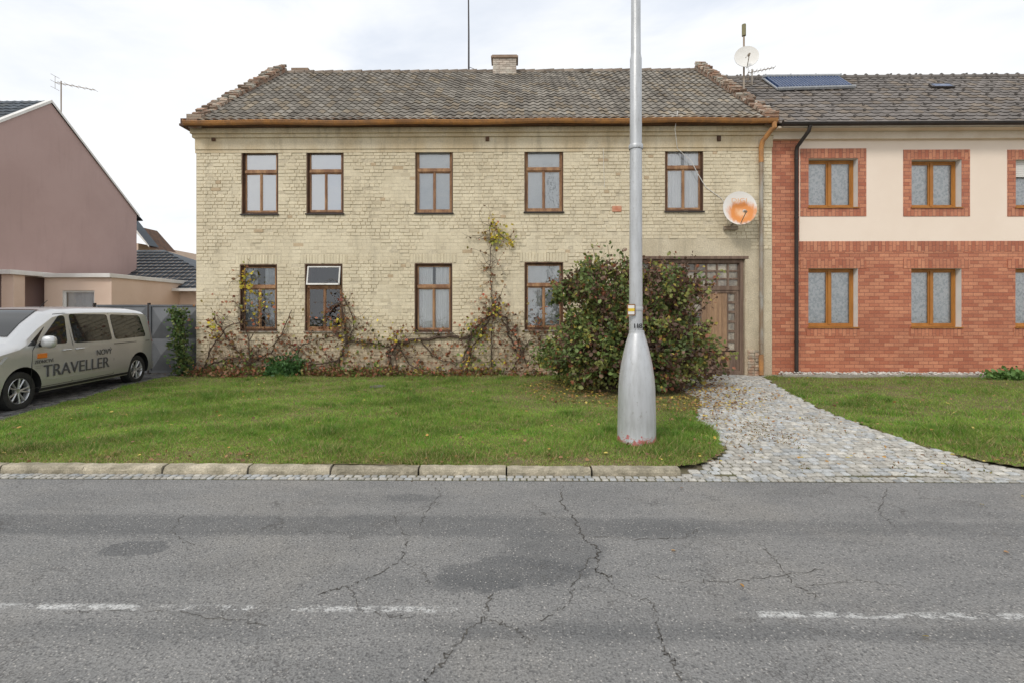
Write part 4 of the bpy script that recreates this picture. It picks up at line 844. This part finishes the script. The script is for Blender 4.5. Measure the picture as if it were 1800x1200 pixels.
for k in range(240):
    th=random.uniform(0,6.28); v=random.uniform(.12,1.0); rr=bshape(min(v,.97))*random.uniform(.88,1.24)*(1+.1*math.sin(3*th+1)); top=v>.6
    e=Vector((BX+RXb*rr*math.cos(th),BY+RYb*rr*math.sin(th),.08+Hb*v+(random.uniform(.0,.45) if top else random.uniform(-.1,.15)))); s=Vector((BX+random.uniform(-.45,.45),BY+random.uniform(-.3,.3),.05)); mid=s.lerp(e,.55)+Vector((0,0,.35 if not top else .1))
    pts=[]
    for q in range(13):
        t=q/12; p=s*(1-t)**2+mid*2*t*(1-t)+e*t*t; pts.append(p+Vector((random.uniform(-.015,.015),random.uniform(-.015,.015),random.uniform(-.01,.01))))
    mb.tube(pts,[.016*(1-.85*q/12)+.002 for q in range(13)],5)
    d=(pts[-1]-pts[-3]).normalized(); bc=leafcol(v,th)
    for q in range(7,13):
        m=7 if q<11 else 5; base=np.array(pts[q])+rng.normal(size=(m,3))*.045; addl(base,rng.uniform(.06,.10,m),np.array(d)*.4+np.array([0,0,-.15]),bc)
mb.build('trunk',m_bark,br)
for k in range(660):
    th=random.uniform(0,6.28); v=random.random()**.85*.95+.03
    lob=1+.10*math.sin(3*th+1)+.08*math.sin(5*th+v*6)+.07*math.sin(9*v+2*th); dpt=1-abs(random.gauss(0,.2))
    r=bshape(v)*lob*dpt*.97; c=np.array([BX+RXb*r*math.cos(th),BY+RYb*r*math.sin(th),.10+Hb*v*(1+.05*math.sin(4*th))])
    m=random.randint(14,28); pts=c+rng.normal(size=(m,3))*np.array([.10,.10,.08])
    addl(pts,rng.uniform(.065,.12,m),np.array([math.cos(th)*.5,math.sin(th)*.5,-.2]),leafcol(v,th))
P=np.concatenate(P); P[:,2]=np.maximum(P[:,2],.12)
leaves('crown',P,np.concatenate(S),np.concatenate(C),m_leaf,np.concatenate(A),parent=br)
# ================================================================ VINES
def vine(name,paths,leafpts,label,twigs):
    sx=paths[0][0][0][0]; rt=root(name,(X(sx),D-.1,.08),label,'climbing plant'); mb=MB()
    allp=[]
    for pts,r in paths:
        r*=1.25; W=[]; Yv=D-.07
        for (a,b) in zip(pts[:-1],pts[1:]):
            d=math.hypot(b[0]-a[0],b[1]-a[1]); n=max(2,int(d/7))
            for k in range(n):
                t=k/n; W.append(Vector((X(a[0]+(b[0]-a[0])*t)+random.uniform(-.03,.03),Yv+random.uniform(-.04,.02),max(.06,Z(900,a[1]+(b[1]-a[1])*t)+random.uniform(-.03,.03)))))
        W.append(Vector((X(pts[-1][0]),Yv,max(.06,Z(900,pts[-1][1])))))
        n=len(W); mb.tube(W,[r*(1-.6*i/n)+.003 for i in range(n)],6); allp+=W
    tp=[]
    for _ in range(int(twigs*1.35)):
        s=random.choice(allp); a=random.uniform(-.6,3.7); L=random.uniform(.15,.85); W=[s]; p=s.copy(); 
        for q in range(7):
            a+=random.gauss(0,.4); p=p+Vector((math.cos(a)*L/7,random.uniform(-.025,.015),math.sin(a)*L/7)); p.y=min(p.y,D-.03); p.z=max(p.z,.1); W.append(p.copy())
        mb.tube(W,[.0075-.0007*i for i in range(8)],4); tp+=W[3:]
    mb.build('stem',m_bark,rt)
    P=[];C=[]
    for (px,py,rx,ry,n,pal) in leafpts:
        for _ in range(n):
            P.append((X(px+random.gauss(0,rx)),D-random.uniform(.04,.2),max(.1,Z(900,py+random.gauss(0,ry))))); c=random.choice(pal); g=random.uniform(.6,1.3); C.append([v*g for v in c])
    for p in tp:
        if random.random()<.28: P.append(tuple(p)); c=random.choice(BR); C.append([v*random.uniform(.7,1.2) for v in c])
    leaves('foliage',np.array(P),rng.uniform(.05,.11,len(P)),np.array(C),m_leaf,np.tile([0,-.4,-.3],(len(P),1)),wid=.45,parent=rt)
YE=[(.85,.70,.08),(.72,.62,.10),(.42,.46,.1),(.62,.42,.08)]; BR=[(.30,.14,.08),(.42,.22,.12),(.22,.13,.08),(.38,.3,.13),(.48,.18,.1)]; GR=[(.16,.24,.06),(.24,.3,.08),(.12,.19,.05),(.36,.36,.1)]
vine('climbing_vine',[([(445,655),(430,630),(405,600),(385,570),(380,555)],.018),([(445,655),(440,600),(432,560),(430,500),(436,478)],.012),([(440,640),(480,620),(500,580),(515,545)],.012),([(360,655),(375,610),(400,575),(430,565),(460,560),(490,580)],.014),([(350,650),(400,630),(470,632),(520,640)],.014)],
 [(436,495,7,16,65,YE),(455,530,14,12,60,YE),(400,590,25,28,150,BR),(480,600,28,28,110,BR),(380,575,8,12,30,YE),(430,640,50,10,220,BR+GR),(512,650,16,8,60,GR)],'tangled leafless vine with yellow leaves beside lower window',90)
vine('climbing_vine',[([(590,650),(600,630),(612,600),(605,560),(600,530),(585,540),(570,560)],.03),([(600,630),(560,640),(525,645),(505,625)],.018),([(610,610),(625,570),(612,530),(600,520)],.014),([(612,600),(640,600),(690,612),(700,650)],.016),([(520,650),(530,610),(560,595),(600,590)],.010)],
 [(600,560,14,24,75,BR+YE),(560,605,20,25,85,BR),(640,620,30,18,130,BR+GR),(580,648,60,8,200,GR+BR),(640,600,20,20,30,YE)],'thick twisted vine with brown leaves on the facade',95)
vine('climbing_vine',[([(690,652),(682,620),(700,602),(740,597),(790,590),(820,595),(835,580),(850,560),(872,548),(890,560),(895,590),(910,620)],.036),([(700,602),(720,640),(745,652)],.016),([(830,585),(822,610),(812,650)],.02),([(872,548),(868,530),(880,520)],.012),([(740,597),(760,625),(800,640)],.010)],
 [(870,545,14,10,80,BR+YE),(700,610,16,16,60,BR),(760,620,40,20,110,BR),(740,650,60,6,140,YE+GR+BR),(700,590,14,10,30,YE)],'thick arching vine trunk across the facade',100)
vine('climbing_vine',[([(866,655),(864,600),(866,540),(862,480),(864,430),(862,398)],.012),([(862,560),(845,590),(828,610),(822,650)],.02),([(880,560),(905,590),(925,640)],.014),([(864,425),(880,415),(900,425)],.006),([(900,650),(930,600),(960,590)],.012)],
 [(880,412,13,11,85,YE),(866,395,4,7,16,YE),(898,427,6,4,18,YE),(862,500,4,30,20,BR),(840,590,14,18,80,YE+GR),(850,575,22,16,60,BR),(910,610,24,24,110,BR),(850,640,30,10,110,YE+GR),(940,565,12,16,50,BR)],'slender vine climbing high with yellow leaves',80)
P=[];C=[]
for _ in range(5600):
    px=random.choice([random.uniform(345,960),random.gauss(510,20),random.gauss(430,30),random.uniform(345,700)]); P.append((X(px),D-.05-abs(random.gauss(0,.25)),.09+abs(random.gauss(0,.09 if abs(px-510)>30 else .2)))); c=random.choice(GR+BR+BR) if abs(px-510)>30 else random.choice([(.07,.17,.05),(.1,.22,.06)]); g=random.uniform(.6,1.1); C.append([v*g for v in c])
leaves('weeds',np.array(P),rng.uniform(.05,.12,len(P)),np.array(C),m_leaf,np.tile([0,-.2,.5],(len(P),1)),wid=.3,kind='stuff',label='weeds and dead leaves along the facade base',cat='weeds')
iv=root('ivy_plant',(X(318,13.2),13.2,.08),'green ivy plant climbing beside the metal gate','plant'); mb=MB()
for k in range(7): mb.tube([(X(322,13.2)+random.uniform(-.1,.1),13.2,.05),(X(320,13.2)+random.uniform(-.15,.15),13.25,.9),(X(316,13.2)+random.uniform(-.2,.15),13.3,1.9)],[.015,.01,.004],5)
mb.build('stem',m_bark,iv); P=[];C=[]
for _ in range(800):
    v=random.random(); P.append((X(323-8*v,13.2)+random.gauss(0,.13),13.15+random.gauss(0,.1),.15+v*1.75+random.gauss(0,.06))); g=random.uniform(.5,1.3); c=random.choice([(.09,.16,.05),(.13,.2,.06),(.22,.26,.08)]); C.append([x_*g for x_ in c])
leaves('foliage',np.array(P),rng.uniform(.06,.11,len(P)),np.array(C),m_leaf,wid=.45,parent=iv)
pl=root('weed_clump',(X(1778,12.6),12.6,.08),'small leafy green weed by the white stones','plant'); P=[];C=[]
for _ in range(500): P.append((X(1778,12.6)+random.gauss(0,.28),12.6+random.gauss(0,.12),.1+abs(random.gauss(0,.1)))); g=random.uniform(.6,1.3); C.append([.14*g,.26*g,.07*g])
leaves('foliage',np.array(P),rng.uniform(.06,.14,len(P)),np.array(C),m_leaf,np.tile([0,0,.5],(len(P),1)),parent=pl)
P=[];C=[];S=[]
def addleaf(x,y,pal,z=None,s=None):
    P.append((x,y,(z if z is not None else float(gz(x,y))+.04)+random.uniform(0,.012))); c=random.choice(pal); g=random.uniform(.6,1.25); C.append([v*g for v in c]); S.append(s or random.uniform(.03,.06))
DL=[(.7,.5,.1),(.55,.3,.09),(.40,.22,.11),(.75,.6,.15),(.3,.17,.09),(.42,.24,.12)]
for _ in range(1500):
    a=random.uniform(0,6.28); r=random.uniform(.5,1.35); x=BX+2.05*r*math.cos(a)+.25; y=BY-.5+1.7*r*math.sin(a)
    if y<13.2: addleaf(x,y,DL,None,random.uniform(.035,.07))
for _ in range(650):
    x,y=G(random.gauss(1245,40),random.gauss(705,26),.08); 
    if 6<y<13.2: addleaf(x,y,DL,float(gz(x,y))+.02,random.uniform(.03,.06))
for _ in range(130):
    x,y=G(random.gauss(1340,110),random.gauss(745,45),.08)
    if 6.3<y<13.2: addleaf(x,y,DL[1:],float(gz(x,y))+.018,.04)
for _ in range(550):
    x,y=random.uniform(-8,12),random.uniform(5.6,13.2); addleaf(x,y,DL[1:])
for _ in range(180):
    x,y=random.uniform(-8,9),random.uniform(5.5,5.9); addleaf(x,y,DL[1:],.10)
for _ in range(14): addleaf(random.uniform(-6,6),random.uniform(2.5,5.1),DL,.008,.035)
P=np.array(P); leaves('fallen_leaves',P,np.array(S),np.array(C),m_leaf,flat=1,wid=.4,kind='stuff',label='scattered yellow and brown fallen leaves',cat='leaves')
P=[];C=[]
for _ in range(8500):
    cl=random.random(); 
    if cl<.55: x,y=G(random.gauss(1330,60),random.gauss(740,36),.08)
    else: x,y=G(random.uniform(1230,1750),random.uniform(672,835),.08)
    if y<5.4 or y>13.2: continue
    if sn(np.array([x]),np.array([y]),3.,5)[0]<.05: continue
    if inpoly(np.array([x]),np.array([y]),drive)[0]: P.append((x,y,rampz(x,y)-.010)); c=random.choice([(.3,.2,.1),(.2,.2,.07),(.38,.27,.12),(.26,.14,.08)]); C.append(c)
leaves('joint_weeds',np.array(P),rng.uniform(.015,.038,len(P)),np.array(C),m_leaf,np.tile([0,0,.3],(len(P),1)),wid=.25,kind='stuff',label='dry moss and weeds between the cobbles',cat='weeds')
mx,my=G(663,679,.1); mb=MB(); mb.lathe([(.001,.022),(.16,.022),(.18,.018),(.19,0)],(mx,my,float(gz(mx,my))-.0),24); mb.build('manhole_cover',pm('dull_iron',(.16,.15,.13),None,6,.8),smooth=True,label='small round iron cover sunk in the grass',cat='cover')
# ================================================================ VAN
vr=root('parked_van',(0,0,0),'silver passenger van with grey lettering parked on the yard','van')
LEN=5.05; WB=3.4; SF=.93; SR=SF+WB; zb=.26
tops=[(0,.62),(.06,.86),(.16,1.0),(.45,1.10),(.85,1.19),(1.0,1.27),(1.35,1.52),(1.75,1.74),(2.1,1.81),(2.7,1.835),(3.6,1.84),(4.4,1.825),(4.75,1.795),(4.9,1.73),(4.98,1.5),(5.02,1.2),(5.05,.8)]
def topz(s): return float(np.interp(s,[t[0] for t in tops],[t[1] for t in tops]))
def wid(s): return float(np.interp(s,[0,.08,.22,.5,.9,4.5,4.85,4.98,5.05],[.70,.82,.9,.945,.96,.96,.94,.9,.86]))
def hw(s,z):
    g=1.0
    if z<.5: g-=.05*((.5-z)/.24)**2
    if z>1.1: g-=.23*(z-1.1)
    g+= .012*math.exp(-((z-.98)/.1)**2)
    Tz=topz(s); e=(Tz-z); 
    if e<.12: g-=.22*(1-max(e,0)/.12)**2.2
    return wid(s)*g
st=sorted(set([t[0] for t in tops]+list(np.round(np.arange(0,5.05,.12),3))+[LEN])); fr=[0,.04,.12,.25,.4,.52,.6,.7,.8,.88,.93,.965,.985,1.]
def ring(s):
    Tz=topz(s)
    half=[(hw(s,zb+(Tz-zb)*f),zb+(Tz-zb)*f) for f in fr]
    a=half[-1][0]; half+=[(a*.75,Tz+.012),(a*.35,Tz+.02)]
    return half
mb=MB(); rg=[]
for s in st:
    h=ring(s); full=h+[(-x,z) for x,z in reversed(h)]; rg.append([(x,s-2.5,z) for x,z in full])
k=len(rg[0])
for r in rg: mb.v.extend(r)
for i in range(len(rg)-1):
    for j in range(k):
        j2=(j+1)%k; mb.f.append((i*k+j,i*k+j2,(i+1)*k+j2,(i+1)*k+j)); mb.m.append(0); mb.c.append((1,1,1))
mb.f.append(tuple(range(k))); mb.m.append(0); mb.c.append((1,1,1)); mb.f.append(tuple((len(rg)-1)*k+j for j in reversed(range(k)))); mb.m.append(0); mb.c.append((1,1,1))
def paint():
    m,nt,b=nodes('silver_car_paint'); n=NOISE(nt,POS(nt),400,1); 
    s=nt.nodes.new('ShaderNodeSeparateXYZ'); nt.links.new(POS(nt),s.inputs[0])
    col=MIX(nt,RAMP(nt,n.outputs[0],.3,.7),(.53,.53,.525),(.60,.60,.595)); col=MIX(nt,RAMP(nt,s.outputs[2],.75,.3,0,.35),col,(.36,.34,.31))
    lk(nt,col,b.inputs['Base Color']); b.inputs['Metallic'].default_value=.5; b.inputs['Roughness'].default_value=.33; b.inputs['Coat Weight'].default_value=.8; b.inputs['Coat Roughness'].default_value=.05; return m
m_paint=paint(); WR=.345
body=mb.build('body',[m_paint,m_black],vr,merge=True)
import bmesh
me=body.data; bm=bmesh.new(); bm.from_mesh(me); bmesh.ops.recalc_face_normals(bm,faces=bm.faces); bm.to_mesh(me); bm.free()
cuts=[]
for s in (SF,SR):
    for sd in (1,-1):
        c=MB(); nn=36; R_=WR+.07
        rr=[[(sd*xx,s-2.5+R_*math.cos(6.28318*a/nn),WR+.01+R_*math.sin(6.28318*a/nn)) for a in range(nn)] for xx in (.62,1.3)]
        for q in rr: c.v.extend(q)
        for a in range(nn): b2=(a+1)%nn; c.f.append((a,b2,nn+b2,nn+a)); c.m.append(0); c.c.append((1,1,1))
        c.f.append(tuple(range(nn))); c.m.append(0); c.c.append((1,1,1)); c.f.append(tuple(range(2*nn-1,nn-1,-1))); c.m.append(0); c.c.append((1,1,1))
        co=c.build('cut',[m_black]); b3=bmesh.new(); b3.from_mesh(co.data); bmesh.ops.recalc_face_normals(b3,faces=b3.faces); b3.to_mesh(co.data); b3.free()
        cuts.append(co)
        md=body.modifiers.new('b','BOOLEAN'); md.operation='DIFFERENCE'; md.object=co; md.solver='EXACT'
bpy.context.view_layer.update(); dg=bpy.context.evaluated_depsgraph_get(); nm=bpy.data.meshes.new_from_object(body.evaluated_get(dg)); body.modifiers.clear(); body.data=nm
for c in cuts: bpy.data.objects.remove(c)
bl=WP[body.name]
for p in nm.polygons:
    c=p.center+bl; sA=c.y+2.5
    for s in (SF,SR):
        d=math.hypot(sA-s,c.z-WR-.01)
        if d<WR+.075 and abs(c.x)<.90 and (d>WR+.05 or abs(c.x)<.64) and p.material_index==0 and not (c.z<zb+.01):
            p.material_index=1
    p.use_smooth=True
nm.set_sharp_from_angle(angle=math.radians(28))
def onside(s,z,off=.006,sd=1): return (sd*(hw(s,z)+off),s-2.5,z)
def rounded(poly,r,n=5):
    out=[];k=len(poly)
    for i in range(k):
        p=Vector(poly[i]); a=(Vector(poly[i-1])-p); b=(Vector(poly[(i+1)%k])-p); ra=min(r,a.length*.45,b.length*.45); A=p+a.normalized()*ra; B=p+b.normalized()*ra
        for q in range(n+1):
            t=q/n; out.append((A*(1-t)**2+p*2*t*(1-t)+B*t*t))
    return out
m_vglass,nt,b=nodes('tinted_car_glass'); b.inputs['Base Color'].default_value=(.012,.014,.015,1); b.inputs['Roughness'].default_value=.04; b.inputs['Specular IOR Level'].default_value=.7; n_=NOISE(nt,POS(nt),3,2); lk(nt,RAMP(nt,n_.outputs[0],.3,.7,.03,.07),b.inputs['Roughness'])
def sideglass(poly,r,name='side_window',mat=None,off=.006,label=None):
    for sd in (1,-1):
        mb=MB(); q=[onside(p[0],p[1],off,sd) for p in rounded(poly,r)]
        mb.face(q if sd>0 else list(reversed(q)))
        q2=[onside(p[0],p[1],-.02,sd) for p in rounded(poly,r)]
        for i in range(len(q)): j=(i+1)%len(q); mb.face([q[i],q[j],q2[j],q2[i]])
        mb.build(name,mat or m_vglass,vr,label=label)
sideglass([(1.24,1.13),(1.97,1.13),(2.06,1.66),(1.92,1.68)],.06)
sideglass([(1.02,1.13),(1.18,1.13),(1.5,1.47)],.02)
sideglass([(2.16,1.12),(3.32,1.12),(3.32,1.69),(2.18,1.70)],.08)
sideglass([(3.42,1.12),(4.62,1.14),(4.52,1.66),(3.42,1.69)],.09)
def strip(pts,w,name,mat,off=.004):
    for sd in (1,-1):
        mb=MB(); P3=[onside(s,z,off,sd) for s,z in pts]; mb.tube(P3,w,4,cap=True); mb.build(name,mat,vr)
strip([(1.12,.36),(1.1,.6),(1.12,1.05),(1.2,1.14),(1.85,1.70),(2.1,1.72),(2.11,1.1),(2.11,.36),(1.12,.36)],.006,'door_seam',m_black,-.001)
strip([(3.37,1.72),(3.37,.7),(3.37,.36),(2.14,.36),(2.14,1.72)],.005,'door_seam',m_black,-.001)
strip([(3.37,1.03),(4.75,1.03)],.009,'door_rail',m_black,-.002)
strip([(1.32,.5),(1.6,.47),(3.85,.47)],.006,'door_crease',m_paint,.0)
strip([(1.3,.31),(3.9,.31)],.035,'side_skirt',m_black,-.01)
for s_,z_ in ((1.93,1.0),(2.28,1.0)):
    for sd in (1,-1):
        mb=MB(); a=onside(s_-.09,z_,.03,sd); c=onside(s_+.09,z_,.03,sd); mb.tube([onside(s_-.1,z_,0,sd),a,c,onside(s_+.1,z_,0,sd)],.014,8); mb.build('door_handle',m_paint,vr,smooth=True)
for sd in (1,-1):
    mb=MB(); s0,z0=1.3,1.13; b0=Vector(onside(s0,z0,0,sd)); o=b0+Vector((sd*.17,-.03,.06)); n1,n2=12,7
    for i in range(n2+1):
        ph=math.pi*i/n2
        for j in range(n1):
            th=6.28318*j/n1; sp=lambda v:math.copysign(abs(v)**.7,v); mb.v.append((o.x+.12*sp(math.sin(ph))*sp(math.cos(th)),o.y+.07*sp(math.sin(ph))*sp(math.sin(th)),o.z+.115*sp(math.cos(ph))))
    for i in range(n2):
        for j in range(n1): j2=(j+1)%n1; mb.f.append((i*n1+j,i*n1+j2,(i+1)*n1+j2,(i+1)*n1+j)); mb.m.append(0); mb.c.append((1,1,1))
    mb.tube([b0,o-Vector((0,0,.06))],.035,8,1); mb.build('wing_mirror',[m_paint,m_black],vr,smooth=True,angle=60)
def surf(s,u): 
    z=topz(s); a=hw(s,z)*.98; return (a*u,s-2.5,z+.022+ .012*(1-u*u))
mb=MB(); ss=np.linspace(1.02,1.86,8); us=np.linspace(-.9,.9,9)
for i in range(7):
    for j in range(8): mb.face([surf(ss[i],us[j]),surf(ss[i],us[j+1]),surf(ss[i+1],us[j+1]),surf(ss[i+1],us[j])])
mb.build('windscreen',m_vglass,vr,smooth=True,merge=True)
mb=MB(); mb.face([(-.75,2.5+.015,1.2),(.75,2.5+.015,1.2),(.68,2.42+.03,1.66),(-.68,2.42+.03,1.66)]); mb.build('rear_window',m_vglass,vr)
m_tail=pm('red_lens',(.35,.02,.02),None,3,.2,0,0); m_lens=pm('clear_lens',(.6,.62,.65),None,3,.1,.3,0)
for sd in (1,-1):
    mb=MB(); q=[(4.86,1.0),(4.99,1.0),(4.97,1.5),(4.90,1.5)]; mb.face([onside(a,b_,.008,sd) for a,b_ in q]); mb.face([(sd*.84,2.56,1.0),(sd*.72,2.565,1.0),(sd*.70,2.53,1.5),(sd*.80,2.51,1.5)]); mb.build('tail_light',m_tail,vr)
    mb=MB(); q=[(.1,.78),(.5,.86),(.62,.98),(.3,.98),(.12,.9)]; mb.face([onside(a,b_,.01,sd) for a,b_ in q]); mb.build('headlight',m_lens,vr)
mb=MB(); mb.box(-.72,.72,-2.53,-2.4,.3,.5); mb.box(-.45,.45,-2.52,-2.42,.58,.8); mb.build('grille',m_black,vr,bevel=.03)
mb=MB(); mb.box(-.88,.88,2.4,2.6,.28,.5); mb.build('rear_bumper',m_paint,vr,bevel=.05)
m_tyre=pm('tyre_rubber',(.025,.025,.025),(.04,.038,.035),8,.85,0,.3,60,.003); m_rim=pm('alloy',(.6,.6,.6),(.5,.5,.5),4,.3,.7,0)
def wheel(s,sd):
    c=(sd*.80,s-2.5,WR); w=MB(); t=[(.215,-.1),(.30,-.112),(.335,-.10),(WR,-.07),(WR,.07),(.335,.10),(.30,.112),(.235,.1),(.232,.085),(.21,.06),(.205,-.09)]
    w.lathe([(r,h*sd) for r,h in t],c,36,0,'x'); wh=w.build('wheel',m_tyre,vr,smooth=True,angle=40)
    m2=MB(); m2.lathe([(.232,.09*sd),(.222,.1*sd),(.212,.085*sd),(.205,.02*sd)],c,36,0,'x'); m2.lathe([(.001,.075*sd),(.05,.08*sd),(.06,.06*sd),(.06,.02*sd)],c,20,0,'x')
    for k in range(5):
        for off in (-.17,.17):
            a=6.2832*k/5+off*.6; a2=6.2832*k/5+off*1.25; dv=Vector((0,math.cos(a),math.sin(a))); dv2=Vector((0,math.cos(a2),math.sin(a2))); C0=Vector(c)
            m2.tube([C0+dv*.04+Vector((sd*.068,0,0)),C0+dv2*.14+Vector((sd*.078,0,0)),C0+dv2*.215+Vector((sd*.083,0,0))],[.018,.016,.02],6)
    m2.build('rim',m_rim,wh,smooth=True,angle=50)
    m3=MB(); m3.lathe([(.001,.0),(.21,.0)],(c[0],c[1],c[2]),24,0,'x'); m3.build('brake_disc',m_black,wh)
for s in (SF,SR):
    for sd in (1,-1): wheel(s,sd)
m_let=pm('dark_lettering',(.10,.10,.105),None,3,.4,0,0); m_or=pm('orange_sign_print',(.85,.25,.04),None,3,.4,0,0)
def vtext(b,size,s,z,mat,xs=1.): 
    Mx=Matrix.Translation((hw(s,z+size*.35)+.012,s-2.5,z))@Matrix(((0,0,1,0),(1,0,0,0),(0,1,0,0),(0,0,0,1))); text(b,size,mat,Mx,'lettering',vr,.002,xs)
vtext('TRAVELLER',.33,1.36,.53,m_let,1.10); vtext('NOVÝ',.165,2.78,.82,m_let,1.08); vtext('ZEDNICTVÍ',.085,1.16,.80,m_let,1.)
vtext('________',.04,1.18,.76,m_let); vtext('______',.04,1.18,.72,m_let)
mb=MB(); mb.box(hw(1.3,.93)-.01,hw(1.3,.93)+.014,1.22-2.5,1.44-2.5,.89,.98); mb.build('logo',m_or,vr,bevel=.01)
mb=MB(); mb.tube([(.3,-.3,1.83),(.3,-.1,1.98)],.006,5); mb.build('roof_aerial',m_black,vr)
fwp=Vector((-8.72,8.48)); rwp=Vector((-9.25,11.84)); dv=(rwp-fwp).normalized(); th=math.atan2(-dv.x,dv.y)
cen=(fwp+rwp)/2; ctr=Vector((cen.x-.92*math.cos(th),cen.y-.92*math.sin(th))); midS=(SF+SR)/2-2.5
vr.location=(ctr.x-dv.x*midS,ctr.y-dv.y*midS,.075); vr.rotation_euler=(0,0,th)
# ================================================================ LIGHT, WORLD, CAMERA
w=bpy.data.worlds.new('World'); scene.world=w; w.use_nodes=True; nt=w.node_tree; bg=nt.nodes['Background']; bg.inputs[1].default_value=.125
sky=nt.nodes.new('ShaderNodeTexSky'); sky.sky_type='NISHITA'; sky.sun_disc=False; sky.sun_elevation=math.radians(42); sky.sun_rotation=math.radians(215)
tc=nt.nodes.new('ShaderNodeTexCoord'); mpn=MAP(nt,tc.outputs['Generated'],(1.,1.,2.6)); n1=NOISE(nt,mpn,1.7,6,.55,.4); n2=NOISE(nt,mpn,4.5,5,.5)
cl=MIX(nt,RAMP(nt,n1.outputs[0],.36,.6),(7.0,7.45,8.2),(8.5,8.55,8.6)); cl=MIX(nt,RAMP(nt,n2.outputs[0],.35,.7,0,.35),cl,(7.9,8.1,8.4))
fac=RAMP(nt,n1.outputs[0],.3,.52,.84,.98); col=MIX(nt,fac,sky.outputs[0],cl); nt.links.new(col,bg.inputs[0])
sl=bpy.data.lights.new('sun','SUN'); sl.energy=1.5; sl.angle=math.radians(14); sl.color=(1,.95,.88); so=bpy.data.objects.new('sun',sl); scene.collection.objects.link(so)
so.rotation_euler=Vector((.42,.62,-.68)).to_track_quat('-Z','Y').to_euler(); so.location=(0,0,20)
cam=bpy.data.cameras.new('camera'); co=bpy.data.objects.new('camera',cam); scene.collection.objects.link(co); cam.sensor_width=36; cam.sensor_fit='HORIZONTAL'; cam.lens=36*F/1800
cam.shift_x=F*T/1800; cam.shift_y=-50/1800; cam.clip_end=2000; co.location=(0,0,H); co.rotation_euler=(math.radians(90),0,TH); scene.camera=co
scene.view_settings.view_transform='Standard'; scene.view_settings.look='None'; scene.view_settings.exposure=0
